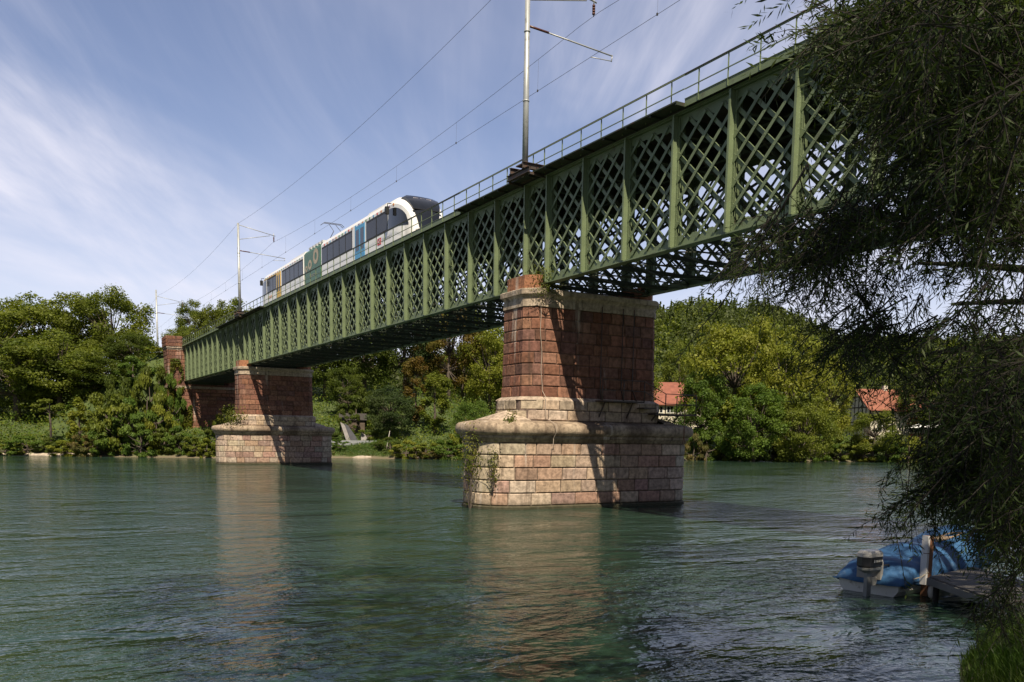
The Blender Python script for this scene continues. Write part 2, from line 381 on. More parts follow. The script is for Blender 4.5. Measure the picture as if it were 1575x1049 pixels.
ripA = wn(2.6, (1, 1.3, 1), 3, .55, .3, -30)
ripB = wn(7.5, (1, 1.2, 1), 2, .5, .2, 15)
wav = wn(.75, (.7, 1.3, 1), 3, .5, .8, -20)
h = tm('ADD', tm('MULTIPLY', wav, .12), tm('MULTIPLY', tm('MULTIPLY', patch, patch2), tm('ADD', tm('MULTIPLY', ripA, .085), tm('MULTIPLY', ripB, .028))))
bp = nn(t, 'ShaderNodeBump'); bp.inputs['Distance'].default_value = 1.0; bp.inputs['Strength'].default_value = 1.0
t.links.new(h, bp.inputs['Height']); t.links.new(bp.outputs[0], b.inputs['Normal'])
mx = nn(t, 'ShaderNodeMix', data_type='RGBA'); t.links.new(tr_(swirl, .35, .65, 0, 1), mx.inputs['Factor'])
mx.inputs['A'].default_value = (.018, .041, .025, 1); mx.inputs['B'].default_value = (.029, .054, .037, 1)
t.links.new(mx.outputs['Result'], b.inputs['Base Color']); b.inputs['Roughness'].default_value = .07; b.inputs['IOR'].default_value = 1.33
rr = [0, 8, 20, 40, 80, 150, 300, 700, 1600, 7000]; naz = 96
A = np.linspace(0, 2*math.pi, naz, endpoint=False)
V = [[0, 0, 0]]+[[d*math.sin(a), d*math.cos(a), 0] for d in rr[1:] for a in A]
me = bpy.data.meshes.new('river')
fs = [(0, 1+(k+1) % naz, 1+k) for k in range(naz)]+[(1+i*naz+k, 1+i*naz+(k+1) % naz, 1+(i+1)*naz+(k+1) % naz, 1+(i+1)*naz+k) for i in range(len(rr)-2) for k in range(naz)]
me.from_pydata(V, [], fs); me.materials.append(mt)
tag(link('river', me), kind='structure')

# ------------------------------------------------------------------ bridge
XA, XC = 20.917, 23.72; XB = 2*XC-XA
ZB, ZT, PAN = 9.966, 14.491, 2.79
Y0 = 19.43
ys = [Y0+PAN*k for k in range(-8, 6)]
ys += [Y0+PAN*(5.672+k) for k in range(20)]
ys += [Y0+PAN*(5.672+19+1.487+k) for k in range(13)]
# the pier panel of the far pier is split once
ys.append(Y0+PAN*(5.672+19+.74)); ys.sort()
YE0, YE1 = ys[0]-.25, ys[-1]+.25
bridge = empty('railway_bridge', (XC, 60, ZB), 'long green riveted lattice girder railway bridge crossing the river on stone piers', 'railway bridge')
def bpart(mb, name, mats, parent=None):
    o = mb.build(name, mats, parent or bridge)
    if parent is None: o.location = (-XC, -60, -ZB)
    return o
girders = []
for gi, (gx, sg) in enumerate(((XA, -1), (XB, 1))):
    g = MB()
    # chord web plates, angles and flange plates
    for z0, z1 in ((ZB, ZB+.27), (ZT-.30, ZT)):
        g.box(gx-.012, gx+.012, YE0, YE1, z0, z1)
    g.box(gx-.20, gx+.20, YE0, YE1, ZB-.03, ZB); g.box(gx-.21, gx+.21, YE0, YE1, ZT, ZT+.03)
    for z in (ZB+.05, ZT-.05):
        g.box(gx-.13, gx-.012, YE0, YE1, z-.05 if z < 12 else z+.01, z-.01 if z < 12 else z+.05)
        g.box(gx+.012, gx+.13, YE0, YE1, z-.05 if z < 12 else z+.01, z-.01 if z < 12 else z+.05)
    # scalloped gusset edge along the bottom and top plates
    ny = int((YE1-YE0)/.70)
    for k in range(ny):
        y = YE0+.35+k*.837
        if y > YE1-.3: break
        for zz, dz in ((ZB+.27, .13), (ZT-.30, -.13)):
            g.prism([(y-.30, zz), (y+.30, zz), (y+.08, zz+dz), (y-.08, zz+dz)] if dz > 0 else [(y-.08, zz+dz), (y+.08, zz+dz), (y+.30, zz), (y-.30, zz)], 0, gx-.010, gx+.010)
    girder = bpart(g, 'girder', M['green']); girders.append(girder)
    # shared post mesh: outstanding plate with flange angles and rivets
    def post_mesh(h, rivets=True):
        p = MB()
        for s2 in (-1, 1):
            p.box(min(s2*.045, s2*.27), max(s2*.045, s2*.27), -.014, .014, .02, h-.02)
            p.box(s2*.035-.010, s2*.035+.010, -.105, -.016, .03, h-.03); p.box(s2*.035-.010, s2*.035+.010, .016, .105, .03, h-.03)
            p.box(min(s2*.258, s2*.27)-.002, max(s2*.258, s2*.27)+.004, -.045, .045, .02, h-.02)
        if rivets:
            k = 0; z = .1
            while z < h-.1:
                for cx in (-.225, -.09):
                    r = .017; c = [(cx+r*math.cos(a), z+r*math.sin(a)) for a in [i*math.pi/3 for i in range(6)]]
                    p.add([(q[0], -.014, q[1]) for q in c]+[(cx, -.026, z)], [(i, (i+1) % 6, 6) for i in range(6)])
                for cy in (-.075, .075):
                    r = .017; c = [(cy+r*math.cos(a), z+r*math.sin(a)) for a in [i*math.pi/3 for i in range(6)]]
                    p.add([(-.045, q[0], q[1]) for q in c]+[(-.058, cy, z)], [((i+1) % 6, i, 6) for i in range(6)])
                z += .15
        return p
    pm = None
    for y in ys:
        if pm is None:
            o = bpart(post_mesh(ZT-ZB), 'post', M['green'], girder); pm = o.data
        else: o = link('post', pm, girder)
        o.location = (gx, y, ZB); 
        if sg > 0: o.rotation_euler = (0, 0, 0)
    # lattice panels
    cache = {}
    zlo, zhi = ZB+.20, ZT-.22
    for y0, y1 in zip(ys[:-1], ys[1:]):
        L = round(y1-y0, 3)
        if L not in cache:
            q = MB(); PY, PZ = .93, .80; k_ = PZ/PY*1.0
            sl_ = .93
            y00, y01 = .03, L-.03
            stepz = .778
            for fam in (0, 1):
                sgn = 1 if fam == 0 else -1
                xo = -.034 if fam == 0 else .034
                c = zlo-ZB-sl_*L-1
                c = math.floor(c/stepz)*stepz+(.2 if fam == 0 else .2+sl_*L)
                for n_ in range(-6, 22):
                    # line z = c0 + sgn*sl*y
                    c0 = (.15+n_*stepz-(sl_*L if fam == 0 else 0))
                    pts = []
                    ya, yb = y00, y01
                    za, zb = c0+sgn*sl_*ya, c0+sgn*sl_*yb
                    lo, hi = zlo-ZB, zhi-ZB
                    # clip to z range
                    t0, t1 = 0.0, 1.0; dz = zb-za
                    for bound, s3 in ((lo, 1), (hi, -1)):
                        va, vb = (za-bound)*s3, (zb-bound)*s3
                        if va < 0 and vb < 0: t0, t1 = 1, 0; break
                        if va < 0: t0 = max(t0, -va/(vb-va))
                        elif vb < 0: t1 = min(t1, va/(va-vb))
                    if t1-t0 < .04: continue
                    P0 = (xo, ya+(yb-ya)*t0, za+dz*t0); P1 = (xo, ya+(yb-ya)*t1, za+dz*t1)
                    if fam == 0:      # rising away from the near bank: deep flats behind
                        q.bar((0, P0[1], P0[2]), (0, P1[1], P1[2]), .150, .014, (1, 0, 0))
                        d = Vector(P1)-Vector(P0); nrm = Vector((0, -d.z, d.y)).normalized()*.069
                        q.bar(Vector((-.024, P0[1], P0[2]))+nrm, Vector((-.024, P1[1], P1[2]))+nrm, .012, .036, (1, 0, 0))
                    else:             # in front, thin flats with a riveted edge
                        q.bar((-.052, P0[1], P0[2]), (-.052, P1[1], P1[2]), .122, .014, (1, 0, 0)); xo = -.054
                    nr = int((Vector(P1)-Vector(P0)).length/.545)
                    if fam == 1:
                        for ri in range(nr+1):
                            cc = Vector(P0).lerp(Vector(P1), (ri+.5)/(nr+1)); r = .018
                            q.add([(xo-.006, cc.y+r*math.cos(a), cc.z+r*math.sin(a)) for a in [i*math.pi/3 for i in range(6)]]+[(xo-.02, cc.y, cc.z)], [((i+1) % 6, i, 6) for i in range(6)])
            o = bpart(q, 'lattice_panel', M['green'], girder); cache[L] = o.data
        else: o = link('lattice_panel', cache[L], girder)
        o.location = (gx, y0, ZB)
# cross frames
cm = None
for y in ys:
    if cm is None:
        q = MB(); a, b_ = XA+.06, XB-.06
        q.box(a, b_, -.012, .012, ZT-.62, ZT-.02); q.box(a, b_, -.09, .09, ZT-.64, ZT-.62)
        for zz in (ZB+.02, ZB+.42): q.box(a, b_, -.06, .06, zz, zz+.03)
        n = 9
        for k in range(n):
            xa = a+(b_-a)*k/n; xb = a+(b_-a)*(k+1)/n
            q.bar((xa, .03, ZB+.05), (xb, .03, ZB+.42), .05, .012, (0, 1, 0)); q.bar((xa, -.03, ZB+.42), (xb, -.03, ZB+.05), .05, .012, (0, 1, 0))
        q.bar((a, .05, ZB+.45), (b_, .05, ZT-.65), .09, .09); q.bar((a, -.05, ZT-.65), (b_, -.05, ZB+.45), .09, .09)
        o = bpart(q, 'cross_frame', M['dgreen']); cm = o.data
    else: o = link('cross_frame', cm, bridge)
    o.location = (-XC, y-60, -ZB)
q = MB()
for xx in (XC-.75, XC+.75): q.box(xx-.012, xx+.012, YE0, YE1, ZT-.50, ZT-.06); q.box(xx-.1, xx+.1, YE0, YE1, ZT-.06, ZT-.03); q.box(xx-.1, xx+.1, YE0, YE1, ZT-.53, ZT-.50)
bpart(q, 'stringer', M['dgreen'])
q = MB()
for y0, y1 in zip(ys[:-1], ys[1:]):
    q.bar((XA+.1, y0+.05, ZB-.06), (XB-.1, y1-.05, ZB-.06), .11, .03); q.bar((XB-.1, y0+.05, ZB-.10), (XA+.1, y1-.05, ZB-.10), .11, .03)
    ym = (y0+y1)/2; q.bar((XA+.1, ym, ZB+.06), (XB-.1, ym, ZB+.06), .07, .16)
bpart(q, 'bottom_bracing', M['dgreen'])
# deck with side fascia; wider refuges beside the piers
WIDE = [(24.3, 41.5), (81.5, 101.5)]
q = MB(); q.box(XA-.20, XB+.20, YE0, YE1, ZT+.035, ZT+.11)
bpart(q, 'deck', M['deck'])
for sg in (-1, 1):
    q = MB(); gx = XA if sg < 0 else XB
    def sb_(a, b_, y0, y1, z0, z1): q.box(min(gx+sg*a, gx+sg*b_), max(gx+sg*a, gx+sg*b_), y0, y1, z0, z1)
    segs = [(YE0, WIDE[0][0]), (WIDE[0][1], WIDE[1][0]), (WIDE[1][1], YE1)]
    for y0, y1 in segs:
        q = MB()
        sb_(.36, .38, y0, y1, ZT+.02, ZT+.27); sb_(.30, .40, y0, y1, ZT+.27, ZT+.285)
        sb_(.20, .36, y0, y1, ZT+.10, ZT+.13)
        bpart(q, 'fascia', M['green'])
    for y0, y1 in WIDE:
        q = MB()
        sb_(.20, .76, y0, y1, ZT+.10, ZT+.15); 
        k = y0
        while k < y1: sb_(.2, .74, k, k+.08, ZT+.03, ZT+.10); k += 1.4
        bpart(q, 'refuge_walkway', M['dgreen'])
    # railing: rails as one part, posts as sub-parts
    q = MB(); rx = .40
    for y0, y1, rr_ in [(s0, s1, .40) for s0, s1 in segs]+[(a, b, .42) for a, b in WIDE]:
        sb_(rr_-.018, rr_+.018, y0, y1, ZT+1.03, ZT+1.07)
        sb_(rr_-.015, rr_+.015, y0, y1, ZT+.58, ZT+.61)
    rail = bpart(q, 'railing', M['green']); rmesh = None; y = YE0+.3; n = 0
    top = MB(); top.box(min(gx+sg*.385, gx+sg*.435), max(gx+sg*.385, gx+sg*.435), YE0, YE1, ZT+1.072, ZT+1.095)
    bpart(top, 'hand_rail', M['iron'], rail)
    rows = sorted([y for y in ys]+[(a+b)/2 for a, b in zip(ys[:-1], ys[1:])])[:99]
    for y in rows:
        if rmesh is None:
            p = MB(); p.box(-.025, .025, -.006, .006, 0, 1.0); p.box(-.006, .006, -.025, .025, 0, 1.0); o = bpart(p, 'railing_post', M['green'], rail); rmesh = o.data
        else: o = link('railing_post', rmesh, rail)
        o.location = (gx+sg*.385, y, ZT+.04)
# track
q = MB(); k = YE0
while k < YE1: q.box(XC-1.25, XC+1.25, k, k+.25, ZT+.11, ZT+.38); k += .6
bpart(q, 'sleepers', M['deck'])
q = MB()
for xx in (XC-.75, XC+.75):
    q.box(xx-.07, xx+.07, YE0-6, YE1+90, ZT+.38, ZT+.40); q.box(xx-.01, xx+.01, YE0-6, YE1+90, ZT+.40, ZT+.50); q.box(xx-.036, xx+.036, YE0-6, YE1+90, ZT+.50, ZT+.55)
bpart(q, 'rails', M['iron'])
RAILZ = ZT+.55

# ------------------------------------------------------------------ piers
def base_perim(off, L=3.93, T=1.95, N=1.9, n=11):
    T = T+off; N = N+off; pts = [(-L+2*L*k/24, -T) for k in range(25)]
    for k in range(1, n*2): 
        a = -math.pi/2+math.pi*k/(2*n); c, s_ = math.cos(a), math.sin(a)
        pts.append((L+N*abs(c)**.9, T*np.sign(s_)*abs(s_)**.85))
    pts += [(L-2*L*k/24, T) for k in range(25)]
    for k in range(1, n*2):
        a = math.pi/2+math.pi*k/(2*n); c, s_ = math.cos(a), math.sin(a)
        pts.append((-L-N*abs(c)**.9, T*np.sign(s_)*abs(s_)**.85))
    return pts
def shaft_perim(off, hx=3.70, hy=1.32, c=.46):
    hx += off; hy += off; c += off*.4
    return [(-hx+c, -hy), (hx-c, -hy), (hx, -hy+c), (hx, hy-c), (hx-c, hy), (-hx+c, hy), (-hx, hy-c), (-hx, -hy+c)]
def blocks(mb, perim, z0, z1, o0, o1, cols, wr, rr, out=.045, jt=.034, bev=.035, start=0.0, colf=None, jcol=(.30, .24, .19)):
    P0 = np.array(perim); n = len(P0)
    nxt = np.roll(P0, -1, 0); seg = nxt-P0; ln = np.hypot(seg[:, 0], seg[:, 1]); cum = np.concatenate([[0], np.cumsum(ln)]); tot = cum[-1]
    nr = np.stack([seg[:, 1], -seg[:, 0]], 1)/ln[:, None]
    vn = nr+np.roll(nr, 1, 0); vn /= np.linalg.norm(vn, axis=1)[:, None]; vn = vn/np.clip((vn*nr).sum(1), .5, 1)[:, None]
    def at(s):
        s = s % tot; k = int(np.searchsorted(cum, s, 'right')-1); k = min(k, n-1); u = (s-cum[k])/ln[k]
        nm = nr[k]
        if u < 1e-6: nm = vn[k]
        elif u > 1-1e-6: nm = vn[(k+1) % n]
        return P0[k]*(1-u)+nxt[k]*u, nm
    s = start; end = start+tot
    while s < end-1e-6:
        wd = rr.uniform(*wr); e = s+wd
        if end-e < wr[0]*.6: e = end
        cs = [s+jt/2, s+jt/2+bev]
        for c in list(cum[:-1])+list(cum[:-1]+tot): 
            if cs[-1]+.01 < c < e-jt/2-bev-.01: cs.append(c)
        cs += [e-jt/2-bev, e-jt/2]
        cb_ = cols(at((s+e)/2)[0], rr); mb.cur = cb_
        rowsv = []
        ex = out*rr.uniform(.6, 1.3)
        for i, c in enumerate(cs):
            p, nm = at(c); d = 0 if i in (0, len(cs)-1) else ex
            for zz, oo, dd in ((z0+jt/2, o0, 0), (z0+jt/2+bev, o0, d), (z1-jt/2-bev, o1, d), (z1-jt/2, o1, 0)):
                q2 = p+nm*(oo+dd); rowsv.append((q2[0], q2[1], zz))
        m_ = len(cs)
        mb.add(rowsv, [(i*4+k, (i+1)*4+k, (i+1)*4+k+1, i*4+k+1) for i in range(m_-1) for k in range(3)])
        s = e
def jit(c, rr, a=.18):
    f = 1+rr.uniform(-a, a); return (c[0]*f*(1+rr.uniform(-.06, .06)), c[1]*f, c[2]*f*(1+rr.uniform(-.08, .08)))
def col_base(p, rr):
    if abs(p[0]) > 3.9: return jit((.44, .35, .26), rr) if rr.random() < .8 else jit((.36, .24, .18), rr)
    return jit(rr.choice([(.37, .255, .19), (.39, .29, .21), (.43, .335, .245), (.33, .21, .16), (.37, .265, .195)]), rr, .10)
def col_shaft(p, rr): return jit(rr.choice([(.215, .102, .066), (.19, .086, .056), (.245, .125, .082), (.17, .085, .062)]), rr)
def col_pale(p, rr): return jit((.42, .33, .24), rr, .14)
def ring(mb, pf, levels, colr):
    "profile lofted round the perimeter; levels = (offset, z)"
    mb.cur = colr; mb.loft([[(x, y, z) for x, y in pf(o)] for o, z in levels], True, True)
def make_pier(yc, label, seed):
    rr = random.Random(seed)
    root = empty('bridge_pier', (XC, yc, 0), label, 'bridge pier', 'stone piers carrying the green bridge')
    q = MB()
    ring(q, base_perim, [(-.02, -2.2), (-.02, 2.96)], (.16, .12, .09))
    ring(q, base_perim, [(.10, -2.2), (.10, .10), (.0, .16)], (.22, .17, .12))
    for k in range(5):
        blocks(q, base_perim(0), .16+k*.56, .16+(k+1)*.56, .0, .0, col_base, (.7, 1.35), rr, out=.04, start=rr.uniform(0, .6))
    q.build('base', M['stone'], root, colors=True)
    q = MB()
    lv = [(.02, 2.96), (.10, 2.98), (.12, 3.10), (.20, 3.13), (.22, 3.24)]
    for k in range(9):
        a = -math.pi/2+math.pi*1.0*k/8
        lv.append((.20+.22*math.cos(a), 3.54+.28*math.sin(a)))
    lv.append((.05, 3.86)); lv.append((-.35, 3.92))
    q.cur = (.40, .31, .22)
    rings_ = [[(x, y, z) for x, y in base_perim(o)] for o, z in lv]
    q.loft(rings_, True, True, True)
    # brown drip stains below the bridge bearings
    for i, (x, y, z) in enumerate(q.v):
        st = max(0.0, math.sin(x*2.3+seed)*.5+math.sin(x*5.1+1)*.3+.45)*(1 if abs(x+.3) < 2.9 else .3)*(1 if y < 0 else .4); st = min(.72, st)
        c = q.c[i]; q.c[i] = (c[0]*(1-st)+.10*st, c[1]*(1-st)+.065*st, c[2]*(1-st)+.045*st)
    # hipped caps over both cutwaters
    for sg in (-1, 1):
        n = 16; pts = []
        for k in range(n+1):
            a = -math.pi/2+math.pi*k/n; pts.append((sg*(3.75+1.62*math.cos(a)), 1.75*math.sin(a), 3.95))
        low = [(x, y, 3.88) for x, y, z in pts]
        ap = (sg*3.95, 0, 4.42); q.cur = (.47, .37, .28)
        b = len(pts); q.add(low+pts+[ap], [(k, k+1, b+k+1, b+k) if sg > 0 else (k+1, k, b+k, b+k+1) for k in range(n)]+[((b+k), (b+k+1), 2*b) if sg > 0 else ((b+k+1), (b+k), 2*b) for k in range(n)])
    q.build('ledge', M['stone'], root, colors=True)
    q = MB()
    ring(q, shaft_perim, [(.28, 3.85), (.28, 4.80)], (.15, .11, .09))
    for k in range(2): blocks(q, shaft_perim(.0), 3.94+k*.47, 3.94+(k+1)*.47, .30, .30, col_pale, (.7, 1.2), rr, out=.03, start=rr.uniform(0, .6))
    q.cur = (.42, .33, .25); ring(q, shaft_perim, [(.32, 4.84), (.27, 4.90), (.10, 5.0)], (.42, .33, .25))
    q.build('plinth', M['stone'], root, colors=True)
    q = MB()
    ring(q, shaft_perim, [(.04, 4.95), (-.03, 8.95)], (.12, .07, .05))
    for k in range(8):
        blocks(q, shaft_perim(0), 4.97+k*.498, 4.97+(k+1)*.498, .055-.01*k, .047-.01*k, col_shaft, (.6, 1.1), rr, out=.03, start=rr.uniform(0, .6))
    q.build('shaft', M['stone'], root, colors=True)
    q = MB()
    ring(q, shaft_perim, [(.0, 8.95), (.05, 8.96), (.05, 9.26), (.02, 9.28), (.04, 9.36), (.12, 9.46), (.17, 9.48), (.18, 9.68), (.10, 9.73), (-.3, 9.75)], (.40, .32, .24))
    q.build('cornice', M['stone'], root, colors=True)
    for sg in (-1, 1):
        q = MB(); q.cur = (.34, .155, .085)
        x1 = 3.62; x0 = 2.55; hy = 1.18; c = .42
        pl = [(sg*x0, -hy), (sg*(x1-c), -hy), (sg*x1, -hy+c), (sg*x1, hy-c), (sg*(x1-c), hy), (sg*x0, hy)]
        q.prism(pl if sg > 0 else pl[::-1], 2, 9.75, 10.33)
        q.prism([(x*1.0, y) for x, y in (pl if sg > 0 else pl[::-1])], 2, 10.332, 10.34)
        q.build('cap_block', M['stone'], root, colors=True)
    q = MB()
    for gx in (XA-XC, XB-XC): q.box(gx-.25, gx+.25, -.45, .45, 9.75, ZB-.04)
    q.build('bearing', M['iron'], root)
    return root
pier1 = make_pier(34.95, 'nearer red and cream stone bridge pier with inspection platform, standing mid river', 3)
pier2 = make_pier(90.7, 'farther red and cream stone bridge pier, beside the wooded far bank', 5)

# abutment with tower on the far bank
AY = 125.6
ab = empty('bridge_abutment', (XC, AY, 2), 'red stone abutment tower partly covered in ivy at the far end of the bridge', 'abutment')
rr = random.Random(9)
def rect(x0, x1, y0, y1): return [(x0, y0), (x1, y0), (x1, y1), (x0, y1)]
q = MB(); q.cur = (.14, .09, .07)
pl = rect(-5.1, 5.1, 0, 7)
def rblocks(q, r, z0, z1, hstep, colf, **kw):
    z = z0
    while z < z1-.05:
        blocks(q, r, z, min(z+hstep, z1), .0, .0, colf, (.8, 1.5), rr, start=rr.uniform(0, .7), **kw); z += hstep
q.prism(rect(-5.08, 5.08, .02, 6.98), 2, -3, 5.6)
rblocks(q, pl, 0.0, 7.6, .5, col_shaft)
q.build('wall', M['stone'], ab, colors=True)
q = MB(); q.cur = (.32, .25, .19); q.prism(rect(-5.25, 5.25, -.12, 7.1), 2, 7.0, 7.32); q.build('cornice', M['stone'], ab, colors=True)
for sg in (-1, 1):
    xa, xb = (-5.0, -2.87) if sg < 0 else (2.87, 5.0)
    q = MB(); q.cur = (.14, .09, .07); q.prism(rect(xa+.02, xb-.02, .22, 3.3), 2, 7.3, 12.6)
    rblocks(q, rect(xa, xb, .2, 3.32), 7.32, 12.3, .5, col_shaft)
    q.cur = (.33, .26, .2); q.prism(rect(xa-.12, xb+.05, .02, 3.45), 2, 12.3, 12.5); q.prism(rect(xa-.04, xb, .12, 3.4), 2, 12.1, 12.3)
    rblocks(q, rect(xa-.16, xb-.25, .0, 3.5), 12.5, 13.9, .46, col_shaft); q.cur = (.2, .12, .08); q.prism(rect(xa-.14, xb-.27, .02, 3.48), 2, 12.5, 13.89)
    q.build('tower', M['stone'], ab, colors=True)
nb = empty('bridge_abutment', (XC, YE0-.3, 1), 'near-bank red stone abutment under the near end of the bridge', 'abutment')
q = MB(); q.cur = (.14, .09, .07); q.prism(rect(-5, 5, -5.9, -.02), 2, -2, ZB-1.1); rblocks(q, rect(-5, 5, -6, 0), 0, ZB-1.3, .5, col_shaft)
q.build('wall', M['stone'], nb, colors=True)

# inspection platform on the near pier face
pf = empty('inspection_platform', (XC, 33.2, 4.3), 'dark iron walkway with railings and steps bolted to the nearer pier', 'platform')
def lp(mb, name, mt_, parent=pf):
    o = mb.build(name, mt_, parent); o.location = (-XC, -33.2, -4.3); return o
q = MB(); q.box(23.5, 25.9, 32.75, 33.4, 4.86, 4.92); q.box(25.9, 26.6, 32.75, 33.4, 4.60, 4.66); q.box(26.6, 29.1, 32.75, 34.2, 4.33, 4.40)
for x in (23.7, 25.3, 26.8, 28.2): q.bar((x, 32.85, 4.45 if x > 26 else 4.85), (x-.0, 33.45, 3.95), .05, .05)
lp(q, 'walkway', M['iron'])
q = MB()
for zz in (.48, .95): q.tube([(23.5, 32.78, 4.9+zz), (25.9, 32.78, 4.9+zz), (27.2, 32.78, 4.38+zz), (29.1, 32.78, 4.38+zz), (29.1, 34.2, 4.38+zz)], .020, 6)
for x, z in ((23.5, 4.9), (24.7, 4.9), (25.9, 4.9), (27.2, 4.38), (29.1, 4.38)): q.tube([(x, 32.78, z-.05), (x, 32.78, z+.97)], .025, 6)
q.tube([(29.1, 34.2, 4.3), (29.1, 34.2, 5.35)], .025, 6)
lp(q, 'railing', M['iron'])
q = MB(); q.tube([(28.25, 32.6, 5.05), (28.25, 32.6, 3.2)], .018, 6); q.tube([(28.25, 32.6, 3.3), (28.15, 32.6, 2.95)], .015, 5); q.tube([(28.25, 32.6, 3.3), (28.35, 32.6, 2.95)], .015, 5)
lp(q, 'hanging_rod', simple('rust_rod', (.22, .09, .05), .8))
# cable conduits and a hanging rope on the near pier
for k, (x, y1_) in enumerate(((23.9, 4.9), (25.1, 4.9), (25.75, 4.95))):
    q = MB(); q.tube([(0, 0, 9.2), (0, 0, 5.5), (.05+.1*k, -.05, y1_)], .022, 6)
    o = q.build('conduit', M['iron'], None, (x, 33.53, 0)); tag(o, ('thin dark conduit on the nearer pier, the one closest to the sunlit part', 'middle one of three thin dark conduits on the nearer pier', 'thin dark conduit on the nearer pier, the one closest to the railed steps')[k], 'conduit', 'conduits down the nearer pier')
q = MB(); pts = []
for k in range(22):
    z = 9.15-k*.30; yy = 33.52 if z > 5.1 else (33.20 if z > 3.9 else 32.38 if z > 3.2 else 32.6)
    pts.append((20.55+.03*math.sin(k*1.1)+.012*k, yy, z))
q.tube(pts, .014, 5)
tag(q.build('rope', simple('pale_rope', (.42, .34, .27), .9)), 'pale rope hanging down the sunlit face of the nearer pier', 'rope')

# ------------------------------------------------------------------ overhead line
def mast(y, x, zbase, label, onbridge=True, ztop=23.55):
    root = empty('catenary_mast', (x, y, zbase), label, 'catenary mast', 'catenary masts along the railway')
    h = ztop-zbase
    q = MB(); q.tube([(0, 0, 0), (0, 0, h*.5), (0, 0, h*.5+.01), (0, 0, h)], [.135, .125, .12, .105], 14); q.tube([(0, 0, h*.32), (0, 0, h*.32+.05)], .15, 14); q.tube([(0, 0, h*.66), (0, 0, h*.66+.05)], .14, 14)
    q.build('pole', M['galv'], root)
    if onbridge:
        q = MB()
        for yy in (-.55, .55):
            for zz in (-.02, -.26): q.box(-.45, 1.3, yy-.09, yy+.09, zz-.02, zz)
            q.box(-.45, 1.3, yy-.012, yy+.012, -.26, -.02)
        for xx in (-.32, .32):
            for zz in (-.28, -.50): q.box(xx-.09, xx+.09, -.95, .95, zz-.02, zz)
            q.box(xx-.012, xx+.012, -.95, .95, -.50, -.28)
        q.bar((-.3, -.9, -.55), (1.1, -.9, -.62), .1, .1); q.bar((-.3, .9, -.55), (1.1, .9, -.62), .1, .1)
        q.box(-.3, .3, -.3, .3, -.02, .03)
        q.build('bracket', M['iron'], root)
    else:
        q = MB(); q.box(-.4, .4, -.4, .4, -1.2, .05); q.build('foundation', simple('concrete', (.35, .33, .3), .9), root)
    q = MB(); xe = 23.75-x
    q.tube([(0, 0, 22.95-zbase+.45), (xe+.15, 0, 22.75-zbase)], .035, 6); q.tube([(0, 0, 22.0-zbase), (xe-.4, 0, 22.72-zbase)], .03, 6)
    q.tube([(xe, 0, 23.0-zbase), (xe, 0, 22.6-zbase)], .03, 6)
    q.build('upper_arm', M['galv'], root)
    q = MB(); zt = 22.62-zbase
    for k in range(4): q.tube([(xe, 0, zt-k*.11), (xe, 0, zt-k*.11-.07)], .07, 8)
    q.tube([(xe, 0, zt), (xe, 0, zt-.5)], .02, 6); q.build('insulator', M['insul'], root)
    q = MB(); q.tube([(0, 0, 20.95-zbase), (1.1, 0, 20.90-zbase)], .05, 8); q.build('arm_insulator', M['insul'], root)
    q = MB(); q.tube([(1.0, 0, 20.90-zbase), (xe+1.1, 0, 20.68-zbase)], .032, 6); q.tube([(xe+1.1, 0, 20.72-zbase), (xe+1.05, 0, 20.42-zbase)], .025, 6); q.tube([(xe+1.05, 0, 20.45-zbase), (xe-.1, 0, 20.38-zbase)], .02, 6)
    q.build('steady_arm', M['galv'], root)
    return root
mast(34.6, 20.28, ZT+.60, 'tall grey catenary mast on steel bracket directly above the nearer pier')
mast(90.0, 20.28, ZT+.60, 'grey catenary mast on steel bracket beside the rear end of the train')
mast(143.4, 20.0, 14.2, 'slim grey catenary mast on the embankment behind the abutment tower', False, 24.3)
MY = [-22, 34.6, 90.0, 143.4, 195]
def sag(y, lo, d):
    for a, b in zip(MY[:-1], MY[1:]):
        if a <= y <= b: u = (y-a)/(b-a); return lo-d*4*u*(1-u)
    return lo
yy = np.arange(-22, 195, 1.6)
q = MB(); q.tube([(XC-.1, y, 20.36) for y in yy[::5]], .009, 5); tag(q.build('contact_wire', M['wire']), 'lower straight overhead wire running above the train along the bridge', 'overhead wire')
q = MB(); q.tube([(XC-.05, y, sag(y, 22.12, .75)) for y in yy], .009, 5); mw = q.build('messenger_wire', M['wire']); tag(mw, 'sagging overhead wire carrying thin droppers above the contact wire', 'overhead wire')
dm = None
for a, b in zip(MY[:-1], MY[1:]):
    for k in range(6):
        y = a+(b-a)*(k+.5)/6; zt_ = sag(y, 22.12, .75); p = MB(); p.tube([(XC-.07, y, 20.36), (XC-.05, y, zt_)], .005, 4); p.box(XC-.1, XC-.05, y-.03, y+.03, 20.34, 20.44); p.build('dropper', M['wire'], mw)
q = MB(); q.tube([(20.25, y, sag(y, 23.5, .85)) for y in yy], .009, 5); tag(q.build('feeder_wire', M['wire']), 'topmost overhead wire strung between the tips of the masts', 'overhead wire')

